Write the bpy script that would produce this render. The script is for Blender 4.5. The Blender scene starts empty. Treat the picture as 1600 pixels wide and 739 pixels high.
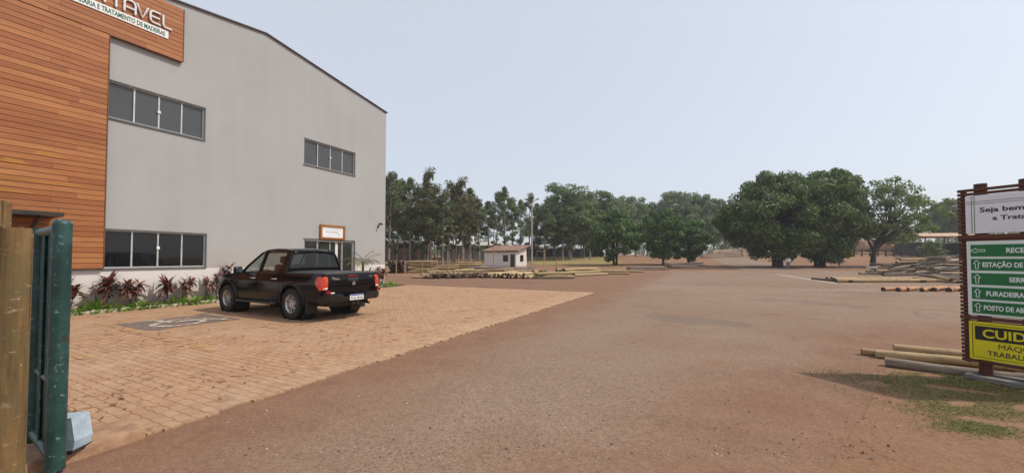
import bpy, bmesh, math, random
import numpy as np
from mathutils import Vector, Matrix
R = math.radians
S = bpy.context.scene
COL = S.collection
rng = np.random.default_rng(7)
random.seed(7)

# ---------------------------------------------------------------- basics
EYE = 1.55
def ramp(x, a, b):
    t = min(1, max(0, (x-a)/(b-a))); return t*t*(3-2*t)
def terrain(x, y):
    """ground height: a flat yard that climbs gently behind, faster on the right"""
    if y <= 48: return 0.0
    u = x/y
    a = .00050 + .0011*ramp(u, .62, .95)
    t = y-48
    return a*min(t, 60)**2 + (max(0, t-60)*.012 if t < 400 else 340*.012)
def tag(o, label=None, cat=None, group=None, kind=None):
    if label: o['label'] = label
    if cat: o['category'] = cat
    if group: o['group'] = group
    if kind: o['kind'] = kind
    return o
def thing(name, label, cat, loc=(0,0,0), rz=0, group=None):
    o = bpy.data.objects.new(name, None); COL.objects.link(o)
    o.location = loc; o.rotation_euler = (0,0,rz)
    o.empty_display_size = .2
    return tag(o, label, cat, group)
class MB:
    """collects shapes and links them as ONE mesh object"""
    def __init__(s): s.v=[]; s.f=[]; s.m=[]
    def add(s, vs, fs, mi=0):
        k=len(s.v); s.v += [tuple(p) for p in vs]
        s.f += [tuple(i+k for i in q) for q in fs]; s.m += [mi]*len(fs)
        return s
    def box(s, a, b, mi=0, M=None):
        x0,y0,z0=a; x1,y1,z1=b
        vs=[(x0,y0,z0),(x1,y0,z0),(x1,y1,z0),(x0,y1,z0),(x0,y0,z1),(x1,y0,z1),(x1,y1,z1),(x0,y1,z1)]
        if M is not None: vs=[M@Vector(p) for p in vs]
        return s.add(vs,[(3,2,1,0),(4,5,6,7),(0,1,5,4),(1,2,6,5),(2,3,7,6),(3,0,4,7)],mi)
    def bbox(s, a, b, r=.02, mi=0, M=None, seg=1):
        """bevelled box"""
        bm=bmesh.new(); bmesh.ops.create_cube(bm,size=1)
        c=[(a[i]+b[i])/2 for i in range(3)]; d=[abs(b[i]-a[i]) for i in range(3)]
        for v in bm.verts: v.co=Vector([c[i]+v.co[i]*d[i] for i in range(3)])
        bmesh.ops.bevel(bm,geom=list(bm.edges),offset=min(r,min(d)*.45),segments=seg,affect='EDGES',profile=.5)
        bm.verts.index_update()
        vs=[(M@v.co if M is not None else v.co.copy()) for v in bm.verts]
        fs=[[v.index for v in f.verts] for f in bm.faces]; bm.free()
        return s.add(vs,fs,mi)
    def beam(s, p, q, w, h, mi=0, up=(0,0,1)):
        p=Vector(p); q=Vector(q); d=(q-p).normalized(); u=Vector(up)
        if abs(d.dot(u))>.98: u=Vector((1,0,0))
        sx=d.cross(u).normalized(); uz=sx.cross(d)
        vs=[]
        for c in (p,q):
            for a,b in ((-1,-1),(1,-1),(1,1),(-1,1)): vs.append(c+sx*a*w/2+uz*b*h/2)
        return s.add(vs,[(0,3,2,1),(4,5,6,7),(0,1,5,4),(1,2,6,5),(2,3,7,6),(3,0,4,7)],mi)
    def tube(s, pts, rad, n=8, mi=0, cap=True, capm=None):
        pts=[Vector(p) for p in pts]
        if not hasattr(rad,'__len__'): rad=[rad]*len(pts)
        k=len(s.v); prev=None
        for i,p in enumerate(pts):
            d=(pts[min(i+1,len(pts)-1)]-pts[max(i-1,0)]).normalized()
            if prev is None:
                u=Vector((0,0,1)) if abs(d.z)<.9 else Vector((1,0,0))
                a=d.cross(u).normalized()
            else: a=(prev-d*prev.dot(d)).normalized()
            prev=a; b=d.cross(a)
            for j in range(n):
                t=2*math.pi*j/n; s.v.append(tuple(p+(a*math.cos(t)+b*math.sin(t))*rad[i]))
        for i in range(len(pts)-1):
            for j in range(n):
                s.f.append((k+i*n+j,k+i*n+(j+1)%n,k+(i+1)*n+(j+1)%n,k+(i+1)*n+j)); s.m.append(mi)
        if cap:
            cm=mi if capm is None else capm
            s.f.append(tuple(k+j for j in range(n))[::-1]); s.m.append(cm)
            e=k+(len(pts)-1)*n; s.f.append(tuple(e+j for j in range(n))); s.m.append(cm)
        return s
    def lathe(s, prof, n=32, mi=0, axis='Y', c=(0,0,0)):
        """prof: (radius, offset along the axis)"""
        k=len(s.v)
        for r,o in prof:
            for j in range(n):
                t=2*math.pi*j/n; a,b=r*math.cos(t),r*math.sin(t)
                p={'Y':(a,o,b),'Z':(a,b,o),'X':(o,a,b)}[axis]
                s.v.append((p[0]+c[0],p[1]+c[1],p[2]+c[2]))
        for i in range(len(prof)-1):
            for j in range(n):
                s.f.append((k+i*n+j,k+i*n+(j+1)%n,k+(i+1)*n+(j+1)%n,k+(i+1)*n+j)); s.m.append(mi)
        return s
    def prism(s, poly, d0, d1, plane='XZ', mi=0, M=None):
        """outline in a plane given a real thickness from d0 to d1"""
        def P(a,b,d): return {'XZ':(a,d,b),'YZ':(d,a,b),'XY':(a,b,d)}[plane]
        n=len(poly); vs=[P(a,b,d0) for a,b in poly]+[P(a,b,d1) for a,b in poly]
        if M is not None: vs=[M@Vector(p) for p in vs]
        fs=[tuple(range(n))[::-1],tuple(range(n,2*n))]+[(i,(i+1)%n,n+(i+1)%n,n+i) for i in range(n)]
        return s.add(vs,fs,mi)
    def grid(s, rows, mi=0):
        k=len(s.v); w=len(rows[0])
        for r in rows: s.v += [tuple(p) for p in r]
        for i in range(len(rows)-1):
            for j in range(w-1):
                s.f.append((k+i*w+j,k+i*w+j+1,k+(i+1)*w+j+1,k+(i+1)*w+j)); s.m.append(mi)
        return s
    def build(s, name, mats, parent=None, smooth=None, fix=True):
        me=bpy.data.meshes.new(name); me.from_pydata(s.v,[],s.f)
        if not isinstance(mats,(list,tuple)): mats=[mats]
        for m in mats: me.materials.append(m)
        me.polygons.foreach_set('material_index',s.m)
        if fix:
            bm=bmesh.new(); bm.from_mesh(me)
            bmesh.ops.recalc_face_normals(bm,faces=bm.faces); bm.to_mesh(me); bm.free()
        if smooth is not None:
            me.polygons.foreach_set('use_smooth',[True]*len(me.polygons))
            me.set_sharp_from_angle(angle=R(smooth))
        me.update()
        o=bpy.data.objects.new(name,me); COL.objects.link(o)
        if parent: o.parent=parent
        return o
def children(o): return [c for c in bpy.data.objects if c.parent is o]
def copy_tree(o, kids=None, loc=None, rz=None, scale=None, label=None):
    c=o.copy(); COL.objects.link(c)
    for ch in (kids if kids is not None else children(o)):
        d=ch.copy(); COL.objects.link(d); d.parent=c
    if loc is not None: c.location=loc
    if rz is not None: c.rotation_euler=(0,0,rz)
    if scale is not None: c.scale=scale
    if label: c['label']=label
    return c

# ---------------------------------------------------------------- materials
def srgb(r,g,b):
    f=lambda c:(c/255/12.92 if c/255<=.04045 else ((c/255+.055)/1.055)**2.4)
    return (f(r),f(g),f(b),1)
class NT:
    def __init__(s,name):
        s.m=bpy.data.materials.new(name); s.m.use_nodes=True; s.t=s.m.node_tree
        s.t.nodes.clear(); s.out=s.n('ShaderNodeOutputMaterial')
    def n(s,ty,**kw):
        n=s.t.nodes.new(ty)
        for k,v in kw.items():
            if k.startswith('_'): setattr(n,k[1:],v)
            else:
                i=int(k[1:]) if k[0]=='i' and k[1:].isdigit() else k.replace('__',' ')
                s.put(n.inputs[i],v)
        return n
    def put(s,sock,v):
        if isinstance(v,bpy.types.NodeSocket): s.t.links.new(v,sock)
        elif isinstance(v,bpy.types.Node): s.t.links.new(v.outputs[0],sock)
        else: sock.default_value=v
    def coord(s,kind='Object'):
        return s.n('ShaderNodeTexCoord').outputs[kind]
    def mapping(s,vec,scale=(1,1,1),rot=(0,0,0)):
        return s.n('ShaderNodeMapping',i0=vec,i3=scale,i2=rot).outputs[0]
    def noise(s,vec,scale,detail=4,rough=.6,dist=0):
        return s.n('ShaderNodeTexNoise',Vector=vec,Scale=scale,Detail=detail,Roughness=rough,Distortion=dist).outputs[0]
    def cr(s,fac,*stops,interp='LINEAR'):
        n=s.n('ShaderNodeValToRGB',i0=fac); e=n.color_ramp.elements; n.color_ramp.interpolation=interp
        while len(e)<len(stops): e.new(.5)
        for k,(p,c) in enumerate(stops):
            e[k].position=p; e[k].color=c if hasattr(c,'__len__') else (c,c,c,1)
        return n.outputs[0]
    def mix(s,fac,a,b,blend='MIX'):
        n=s.n('ShaderNodeMix',_data_type='RGBA',_blend_type=blend)
        s.put(n.inputs[0],fac); s.put(n.inputs[6],a); s.put(n.inputs[7],b); return n.outputs[2]
    def math(s,op,a,b=0.0,c=0.0):
        n=s.n('ShaderNodeMath',_operation=op); s.put(n.inputs[0],a); s.put(n.inputs[1],b); s.put(n.inputs[2],c); return n.outputs[0]
    def maprange(s,v,a,b,c=0.,d=1.):
        n=s.n('ShaderNodeMapRange',i0=v,i1=a,i2=b,i3=c,i4=d); n.interpolation_type='SMOOTHSTEP'; return n.outputs[0]
    def bump(s,h,strength=.3,dist=.01,normal=None):
        n=s.n('ShaderNodeBump',Strength=strength,Distance=dist,Height=h)
        if normal is not None: s.put(n.inputs['Normal'],normal)
        return n.outputs[0]
    def done(s,color,rough=.6,metal=0.,normal=None,spec=.4,**kw):
        b=s.n('ShaderNodeBsdfPrincipled'); s.put(b.inputs['Base Color'],color); s.put(b.inputs['Roughness'],rough)
        s.put(b.inputs['Metallic'],metal); s.put(b.inputs['Specular IOR Level'],spec)
        if normal is not None: s.put(b.inputs['Normal'],normal)
        for k,v in kw.items(): s.put(b.inputs[k.replace('__',' ')],v)
        s.t.links.new(b.outputs[0],s.out.inputs[0]); return s.m
def simple(name,c1,c2=None,rough=.6,metal=0.,scale=6,bump=.0,bscale=40,spec=.4,**kw):
    t=NT(name); v=t.coord()
    c2=c2 or tuple(x*.8 for x in c1[:3])+(1,)
    col=t.mix(t.cr(t.noise(v,scale),(.35,0),(.65,1)),c1,c2)
    nm=t.bump(t.noise(v,bscale,3),bump,.01) if bump else None
    return t.done(col,rough,metal,nm,spec,**kw)
def lin(r,g=None,b=None): return (r,r if g is None else g,r if b is None else b,1)

M={}
M['white_paint']=simple('white_paint',lin(.74,.72,.68),lin(.62,.59,.55),.7,scale=3,bump=.1)
M['aluminium']=simple('aluminium',lin(.52,.53,.53),lin(.42,.43,.43),.45,.3)
M['dark_metal']=simple('dark_metal',lin(.03,.025,.022),lin(.05,.04,.035),.5,.2)
M['rubber']=simple('rubber',lin(.016),lin(.03,.027,.024),.85,scale=20,bump=.2)
M['chrome']=simple('chrome',lin(.75),lin(.65),.15,1.)
M['alloy']=simple('alloy',lin(.55,.55,.56),lin(.45,.45,.46),.32,.85)
M['plastic_black']=simple('plastic_black',lin(.018),lin(.026),.55)
M['vinyl']=simple('vinyl',lin(.035,.036,.038),lin(.05,.05,.052),.55,scale=8,bump=.15,bscale=120)
M['seat']=simple('seat_cloth',lin(.06,.06,.065),lin(.09),.8)
M['soil_bed']=simple('soil_bed',lin(.16,.09,.055),lin(.10,.055,.035),.95,scale=9,bump=.8,bscale=25)
M['kerb']=simple('kerb_concrete',lin(.40,.24,.14),lin(.25,.145,.085),.9,scale=7,bump=.7,bscale=30)
M['bark_pale']=simple('bark_pale',lin(.34,.29,.23),lin(.18,.14,.11),.9,scale=2.5)
M['bark_dark']=simple('bark_dark',lin(.07,.05,.04),lin(.04,.03,.025),.95,scale=3,bump=.6,bscale=10)
M['cloth_white']=simple('cloth_white',lin(.70,.71,.76),lin(.6,.61,.66),.9)
M['cloth_blue']=simple('cloth_blue',lin(.12,.14,.22),lin(.09,.1,.16),.9)
M['skin']=simple('skin',lin(.28,.16,.11),lin(.24,.13,.09),.6)
M['hair']=simple('hair',lin(.015,.012,.01),lin(.02),.7)

# truck paint
t=NT('truck_paint'); v=t.coord()
dust=t.maprange(t.n('ShaderNodeSeparateXYZ',i0=v).outputs[2],.60,.32)
dn=t.math('MULTIPLY',t.math('MULTIPLY',dust,t.noise(v,5)),.16)
M['truck_paint']=t.done(t.mix(dn,lin(.0045,.0045,.006),lin(.13,.085,.055)),t.math('ADD',.10,t.math('MULTIPLY',dn,1.2)),0.,None,.27,**{'Coat Weight':.0})
# car glass
t=NT('car_glass')
g=t.n('ShaderNodeBsdfGlossy',i0=lin(.9),i1=.02); tr=t.n('ShaderNodeBsdfTransparent',i0=lin(.58,.62,.62))
lw=t.n('ShaderNodeLayerWeight',i0=.5); fr=t.math('ADD',.05,t.math('MULTIPLY',t.math('POWER',lw.outputs[1],3.5),.65))
mx=t.n('ShaderNodeMixShader',i0=fr,i1=tr.outputs[0],i2=g.outputs[0]); t.t.links.new(mx.outputs[0],t.out.inputs[0])
M['car_glass']=t.m
t=NT('lamp_red'); M['lamp_red']=t.done(lin(.55,.035,.012),.12,0,None,.5,**{'Coat Weight':.5})
t=NT('lamp_orange'); M['lamp_orange']=t.done(lin(.62,.10,.018),.12,0,None,.5,**{'Coat Weight':.5})
t=NT('lamp_dark_red'); M['lamp_dark_red']=t.done(lin(.22,.008,.015),.2)
t=NT('lamp_clear'); M['lamp_clear']=t.done(lin(.75,.72,.7),.1)
t=NT('tinted_glass'); g=t.n('ShaderNodeBsdfGlossy',i0=lin(.9),i1=.02); tr=t.n('ShaderNodeBsdfTransparent',i0=lin(.16,.175,.18)); lw=t.n('ShaderNodeLayerWeight',i0=.5)
mx=t.n('ShaderNodeMixShader',i0=t.math('ADD',.05,t.math('MULTIPLY',t.math('POWER',lw.outputs[1],3.5),.65)),i1=tr.outputs[0],i2=g.outputs[0]); t.t.links.new(mx.outputs[0],t.out.inputs[0]); M['tinted_glass']=t.m
# window glass: dark rooms behind panes
def pane(name,c,rough=.04,spec=.5):
    t=NT(name); v=t.coord(); w=t.bump(t.noise(v,1.2,2),.06,.02)
    return t.done(t.mix(t.noise(v,.9),c,tuple(x*.75 for x in c[:3])+(1,)),rough,0.,w,spec)
M['pane_upper']=pane('pane_tinted',lin(.075,.08,.083))
M['pane_lower']=pane('pane_dark',lin(.010,.010,.011))
M['pane_door']=pane('pane_door',lin(.035,.035,.032))
# grey render of the warehouse
t=NT('grey_render'); v=t.coord()
st=t.noise(t.mapping(v,(1.6,1.6,.12)),1.5,5); bl=t.noise(v,.35,3)
c=t.mix(t.cr(st,(.35,0),(.75,1)),lin(.365,.368,.365),lin(.34,.343,.34))
c=t.mix(t.cr(bl,(.4,0),(.7,1)),c,lin(.385,.388,.383))
sz=t.n('ShaderNodeSeparateXYZ',i0=v)
rs=t.cr(t.noise(t.mapping(v,(5,5,.10)),1.3,4,.7),(.55,0),(.8,1)); c=t.mix(t.math('MULTIPLY',rs,.22),c,lin(.27,.26,.245))
c=t.mix(t.math('MULTIPLY',t.maprange(t.math('ADD',sz.outputs[2],t.math('MULTIPLY',t.noise(v,1.1,4),-1.2)),1.9,.4),.30),c,lin(.42,.30,.22))
M['grey_render']=t.done(c,.85,0,t.bump(t.noise(v,60,3),.12,.004),.2)
t=NT('plinth_paint'); v=t.coord(); z=t.n('ShaderNodeSeparateXYZ',i0=v).outputs[2]
dirt=t.math('MULTIPLY',t.maprange(t.math('ADD',z,t.math('MULTIPLY',t.noise(v,3),-.5)),.25,-.25),.8)
M['plinth_paint']=t.done(t.mix(dirt,t.mix(t.noise(v,2),lin(.72,.67,.62),lin(.62,.57,.52)),lin(.36,.19,.10)),.8,0,t.bump(t.noise(v,50),.1,.004),.2)
# wood boards, tone per board
def boards(name,c1,c2,c3,streak=(.6,9,9),rough=.55,sc=1.):
    t=NT(name); v=t.coord(); r=t.n('ShaderNodeNewGeometry').outputs['Random Per Island']
    base=t.cr(r,(0,c1),(.5,c2),(1,c3))
    g=t.noise(t.mapping(v,streak),3*sc,5,.65)
    base=t.mix(t.cr(g,(.3,0),(.75,1)),base,t.mix(.45,base,lin(.02,.01,.005)))
    lg=t.noise(t.mapping(v,(.4,.4,1.3)),.9,3)
    base=t.mix(t.math('MULTIPLY',t.cr(lg,(.4,0),(.7,1)),.35),base,c1)
    return t.done(base,rough,0,t.bump(g,.25,.004),.35)
M['cladding']=boards('ipe_boards',lin(.33,.108,.034),lin(.42,.157,.052),lin(.50,.21,.072))
M['cladding_pale']=boards('ipe_boards_pale',lin(.42,.18,.035),lin(.47,.21,.04),lin(.40,.16,.035))
M['slat_wood']=boards('slat_wood',lin(.10,.034,.020),lin(.13,.045,.026),lin(.085,.03,.019),(.8,12,12))
M['frame_wood']=boards('frame_wood',lin(.36,.15,.04),lin(.40,.17,.05),lin(.30,.11,.03))
M['fence_wood']=boards('fence_wood',lin(.06,.035,.028),lin(.08,.045,.035),lin(.05,.03,.025))
def wood(name,c1,c2,c3,scale=(9,9,.7),bump=.6,rnd=True,rough=.8):
    t=NT(name); v=t.coord(); kn=t.noise(v,5.,4,.7); g=t.noise(t.mapping(v,scale),2.2,5,.65)
    c=t.cr(g,(.28,c2),(.55,c1),(.8,c3))
    c=t.mix(t.math('MULTIPLY',t.cr(kn,(.55,0),(.68,1)),.6),c,tuple(x*.5 for x in c2[:3])+(1,))
    if rnd:
        r=t.n('ShaderNodeObjectInfo').outputs['Random']
        c=t.mix(t.math('MULTIPLY',r,.45),c,c2)
    return t.done(c,rough,0,t.bump(g,bump,.01),.25)
t=NT('post_wood'); v=t.coord(); g=t.noise(t.mapping(v,(9,9,.7)),2.2,5,.65); bl=t.noise(v,3.2,4,.65)
c=t.cr(g,(.28,lin(.085,.052,.022)),(.5,lin(.185,.112,.046)),(.8,lin(.27,.17,.075)))
c=t.mix(t.cr(bl,(.45,0),(.62,1)),c,lin(.135,.10,.046)); c=t.mix(t.math('MULTIPLY',t.cr(t.noise(t.mapping(v,(6,6,14)),2.6,5,.7),(.60,0),(.68,1)),.7),c,lin(.42,.33,.22))
ck=t.cr(t.noise(t.mapping(v,(14,14,.35)),1.9,2,.5,.4),(.30,1),(.345,0)); c=t.mix(t.math('MULTIPLY',ck,.85),c,lin(.03,.018,.01))
M['post_wood']=t.done(c,.85,0,t.bump(t.math('SUBTRACT',g,t.math('MULTIPLY',ck,1.5)),.8,.012),.25)
M['log_yellow']=wood('log_yellow',lin(.46,.34,.18),lin(.27,.19,.11),lin(.58,.44,.25),(.9,8,8))
M['log_grey']=wood('log_grey',lin(.27,.21,.16),lin(.13,.10,.08),lin(.36,.29,.22),(.9,8,8))
M['log_orange']=wood('log_orange',lin(.52,.28,.15),lin(.30,.14,.07),lin(.62,.38,.22),(.9,8,8))
M['log_tan']=wood('log_tan',lin(.42,.29,.16),lin(.24,.16,.09),lin(.50,.36,.21),(.9,8,8))
M['log_dark']=wood('log_dark',lin(.16,.125,.09),lin(.07,.055,.042),lin(.26,.20,.14),(.9,8,8))
M['end_dark']=simple('log_end_dark',lin(.035,.026,.022),lin(.09,.065,.05),.9,scale=8)
M['end_pale']=simple('log_end_pale',lin(.46,.33,.19),lin(.36,.25,.14),.9,scale=8)
M['beam_grey']=wood('beam_grey',lin(.20,.19,.165),lin(.12,.115,.10),lin(.29,.27,.23),(.7,9,9),rnd=False)
# green gate paint, worn
t=NT('green_paint'); v=t.coord()
n1=t.noise(v,5,6,.7); n2=t.noise(v,22,4,.7)
c=t.mix(t.cr(n1,(.42,0),(.62,1)),lin(.012,.042,.037),lin(.030,.082,.075))
c=t.mix(t.cr(n2,(.60,0),(.68,1)),c,lin(.16,.26,.26))
c=t.mix(t.cr(t.noise(v,9,5,.7),(.62,0),(.70,1)),c,lin(.05,.022,.014))
M['green_paint']=t.done(c,.45,0,t.bump(n2,.2,.004),.4)
M['block_paint']=simple('block_paint',lin(.40,.50,.58),lin(.28,.35,.41),.7,scale=7,bump=.25,bscale=25)
# leaves: tone per leaf, some light coming through
def leaf(name,c1,c2,c3,tr=.22,rough=.55,orand=.35):
    t=NT(name); r=t.n('ShaderNodeNewGeometry').outputs['Random Per Island']
    c=t.cr(r,(0,c1),(.55,c2),(1,c3))
    ob=t.n('ShaderNodeObjectInfo').outputs['Random']
    c=t.mix(t.math('MULTIPLY',ob,orand),c,c1)
    b=t.n('ShaderNodeBsdfPrincipled'); t.put(b.inputs['Base Color'],c); b.inputs['Roughness'].default_value=rough; b.inputs['Specular IOR Level'].default_value=.25
    q=t.n('ShaderNodeBsdfTranslucent'); t.put(q.inputs[0],c)
    mx=t.n('ShaderNodeMixShader',i0=tr,i1=b.outputs[0],i2=q.outputs[0]); t.t.links.new(mx.outputs[0],t.out.inputs[0])
    return t.m
M['leaf_euc']=leaf('leaf_eucalyptus',lin(.085,.115,.045),lin(.135,.17,.066),lin(.25,.275,.125),.32)
M['leaf_euc_brown']=leaf('leaf_eucalyptus_brown',lin(.11,.105,.045),lin(.15,.135,.062),lin(.21,.19,.09))
M['leaf_far']=leaf('leaf_far',lin(.12,.165,.065),lin(.17,.22,.09),lin(.25,.30,.14))
M['leaf_mango']=leaf('leaf_mango',lin(.050,.098,.026),lin(.10,.175,.046),lin(.24,.32,.085),.22)
M['leaf_ficus']=leaf('leaf_ficus',lin(.060,.10,.030),lin(.115,.17,.048),lin(.25,.30,.095),.24)
M['leaf_light']=leaf('leaf_light',lin(.12,.18,.06),lin(.16,.22,.07),lin(.23,.28,.10),.34)
M['leaf_red']=leaf('leaf_red',lin(.12,.034,.034),lin(.17,.055,.05),lin(.23,.095,.08),.2)
M['leaf_bronze']=leaf('leaf_bronze',lin(.17,.075,.055),lin(.21,.10,.07),lin(.27,.14,.10),.2)
M['leaf_lime']=leaf('leaf_lime',lin(.14,.25,.035),lin(.19,.32,.05),lin(.28,.38,.08),.25)
M['leaf_palm']=leaf('leaf_palm',lin(.10,.14,.05),lin(.14,.18,.07),lin(.18,.21,.09),.25)
M['grass']=leaf('grass_blade',lin(.13,.145,.04),lin(.18,.19,.055),lin(.27,.235,.09),.25,.7)
M['litter']=leaf('dry_leaf',lin(.055,.026,.017),lin(.09,.042,.025),lin(.15,.075,.04),.1,.9)
# ---------------------------------------------------------------- ground
def axis(lo, hi, a, b, step):
    c=list(np.arange(a,b+.01,step)); s=step; q=b
    while q<hi: s*=1.5; q+=s; c.append(q)
    s=step; q=a
    while q>lo: s*=1.5; q-=s; c.insert(0,q)
    return c
t=NT('soil'); v=t.coord()
n1=t.noise(v,.18,5); n2=t.noise(v,1.6,5,.65); n3=t.noise(v,14,4,.7); n4=t.noise(v,70,3,.7)
c=t.mix(t.cr(n2,(.3,0),(.7,1)),lin(.215,.108,.062),lin(.265,.152,.092))
c=t.mix(t.cr(n1,(.4,0),(.65,1)),c,lin(.30,.175,.100))
c=t.mix(t.math('MULTIPLY',t.cr(n3,(.52,0),(.72,1)),.55),c,lin(.15,.07,.042))
c=t.mix(t.cr(n4,(.62,0),(.75,1)),c,lin(.36,.25,.17))
hb=t.math('ADD',t.math('MULTIPLY',n3,.7),t.math('MULTIPLY',n4,.3))
g1=t.noise(v,24,8,.85); g2=t.noise(v,7.,8,.82)
c=t.mix(t.math('MULTIPLY',t.cr(g1,(.36,1),(.48,0)),.55),c,lin(.075,.036,.022)); c=t.mix(t.math('MULTIPLY',t.cr(g1,(.54,0),(.66,1)),.40),c,lin(.38,.245,.155))
c=t.mix(t.math('MULTIPLY',t.cr(g2,(.34,1),(.47,0)),.45),c,lin(.10,.048,.030)); c=t.mix(t.math('MULTIPLY',t.cr(g2,(.56,0),(.70,1)),.35),c,lin(.35,.21,.125))
M['soil']=t.done(c,.95,0,t.bump(hb,.9,.03),.15)
xs=axis(-1500,1600,-84,170,2.); ys=axis(-200,1700,-8,230,2.)
g=MB(); g.grid([[(x,y,terrain(x,y)) for x in xs] for y in ys])
tag(g.build('ground',M['soil'],smooth=180),kind='structure')

# the asphalt yard: one flat sheet, and the lane that climbs away under the trees
t=NT('asphalt'); v=t.coord()
sx=t.n('ShaderNodeSeparateXYZ',i0=v); X,Y=sx.outputs[0],sx.outputs[1]
big=t.noise(v,.16,4,.6,.6); mid=t.noise(v,.8,5,.62); fine=t.noise(v,14,6,.75); grit=t.noise(v,110,2,.75)
vor=t.n('ShaderNodeTexVoronoi',Vector=v,Scale=85.,Randomness=1.); stone=vor.outputs['Distance']; sc=vor.outputs['Color']
c=t.mix(t.cr(mid,(.3,0),(.72,1)),lin(.235,.147,.094),lin(.27,.178,.118))
c=t.mix(t.cr(big,(.38,0),(.66,1)),c,lin(.305,.210,.145))
c=t.mix(t.math('MULTIPLY',t.cr(fine,(.45,0),(.75,1)),.5),c,lin(.155,.10,.070))
tone=t.n('ShaderNodeSeparateColor',i0=sc).outputs[0]
c=t.mix(t.math('MULTIPLY',t.cr(tone,(.72,0),(.9,1)),.42),c,lin(.38,.28,.21))
c=t.mix(t.math('MULTIPLY',t.cr(tone,(.10,1),(.18,0)),.6),c,lin(.085,.06,.048))
c=t.mix(t.math('MULTIPLY',t.cr(grit,(.58,0),(.72,1)),.45),c,lin(.11,.078,.06))
c=t.mix(t.math('MULTIPLY',t.cr(grit,(.30,1),(.40,0)),.4),c,lin(.36,.275,.215))
# red dust carried in from the dirt on the right and from the kerb on the left
wob=t.math('MULTIPLY_ADD',t.noise(v,.55,5,.65),3.6,-1.8)
d1=t.math('ADD',t.math('ADD',t.math('MULTIPLY',t.math('ADD',X,-1.75),.64),t.math('MULTIPLY',t.math('ADD',Y,-2.77),-.77)),wob)
near=t.math('MULTIPLY',t.maprange(d1,-2.2,.2),t.maprange(Y,11,7))
le=t.math('ADD',t.math('ADD',t.math('MULTIPLY',t.math('ADD',X,3.21),.893),t.math('MULTIPLY',t.math('ADD',Y,-3.28),-.4496)),t.math('MULTIPLY',wob,.6))
left=t.math('MULTIPLY',t.maprange(le,2.2,.2),.95)
patch=t.math('MULTIPLY',t.cr(t.noise(v,.45,4,.6,.8),(.52,0),(.70,1)),.45)
dust=t.math('MAXIMUM',t.math('MAXIMUM',near,left),patch)
red=t.mix(t.cr(t.noise(v,1.6,5,.65),(.3,0),(.7,1)),lin(.20,.100,.058),lin(.255,.145,.088))
red=t.mix(t.math('MULTIPLY',t.cr(fine,(.5,0),(.75,1)),.5),red,lin(.15,.07,.042))
c=t.mix(dust,c,red)
blot=t.cr(t.noise(v,.9,6,.72,.5),(.55,0),(.70,1)); c=t.mix(t.math('MULTIPLY',blot,.40),c,lin(.15,.088,.058))
oil=t.cr(t.noise(v,.62,2,.5),(.70,0),(.74,1)); c=t.mix(t.math('MULTIPLY',oil,.45),c,lin(.085,.062,.05))
# grit: dark pits and pale chips at every size the eye can pick out
g1=t.noise(v,26,8,.85); g2=t.noise(v,7.5,8,.82)
c=t.mix(t.math('MULTIPLY',t.cr(g1,(.36,1),(.48,0)),.55),c,lin(.085,.055,.040)); c=t.mix(t.math('MULTIPLY',t.cr(g1,(.54,0),(.66,1)),.45),c,lin(.40,.295,.22))
c=t.mix(t.math('MULTIPLY',t.cr(g2,(.34,1),(.47,0)),.40),c,lin(.11,.068,.048)); c=t.mix(t.math('MULTIPLY',t.cr(g2,(.56,0),(.70,1)),.30),c,lin(.36,.265,.20))
# old patches and cracks
dk=t.cr(t.noise(v,.33,3,.5,.4),(.62,0),(.64,1)); c=t.mix(t.math('MULTIPLY',dk,.42),c,lin(.14,.11,.095))
cv=t.n('ShaderNodeTexVoronoi',_feature='DISTANCE_TO_EDGE',Vector=t.mix(.30,v,t.n('ShaderNodeTexNoise',Vector=v,Scale=1.9,Detail=6.,Roughness=.7).outputs[1]),Scale=.42).outputs['Distance']
ck=t.math('MULTIPLY',t.cr(cv,(.0015,1),(.0055,0)),t.cr(t.noise(v,.30,3),(.54,0),(.60,1)))
c=t.mix(t.math('MULTIPLY',ck,.55),c,lin(.10,.06,.045))
hb=t.math('ADD',t.math('MULTIPLY',t.cr(stone,(0,1),(.6,0)),.6),t.math('MULTIPLY',grit,.5))
M['asphalt']=t.done(c,.9,0,t.bump(hb,.6,.010),.2)
road=MB()
edge=[(-60,-12),(.6,-12),(.9,1.2),(2.2,2.75),(4.1,4.4),(5.9,6.0),(8.0,6.6),(12,7.0),(40,7.4),(46,30),(48,43),(39.5,48),(29.0,48),(18,44),(4,36),(-8,34),(-30,40),(-60,40)]
road.add([(x,y,.004) for x,y in edge],[tuple(range(len(edge)))])
lane=[]
for i in range(32):
    y=48+i*2.; k=i/31
    x0=29+(56-29)*k; x1=39.5+(66-39.5)*k
    lane.append([(x0+(x1-x0)*j/4,y,terrain(x0+(x1-x0)*j/4,y)+.012+.02*min(1,i/3)) for j in range(5)])
lane[0]=[(29+10.5*j/4,48,.004) for j in range(5)]
road.grid(lane)
tag(road.build('road',M['asphalt']),kind='structure')

# facade frame: x along the front wall to its right-hand corner, -y out of the wall
C0=Vector((-6.93,20.95,0)); RZ=math.atan2(.89323,.44959)
ND=Vector((.89323,-.44959,0)); DD=Vector((.44959,.89323,0))
def FP(x,y,z=0): return C0+DD*x-ND*y+Vector((0,0,z))
def in_front(o): o.location=C0; o.rotation_euler=(0,0,RZ); return o

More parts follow.
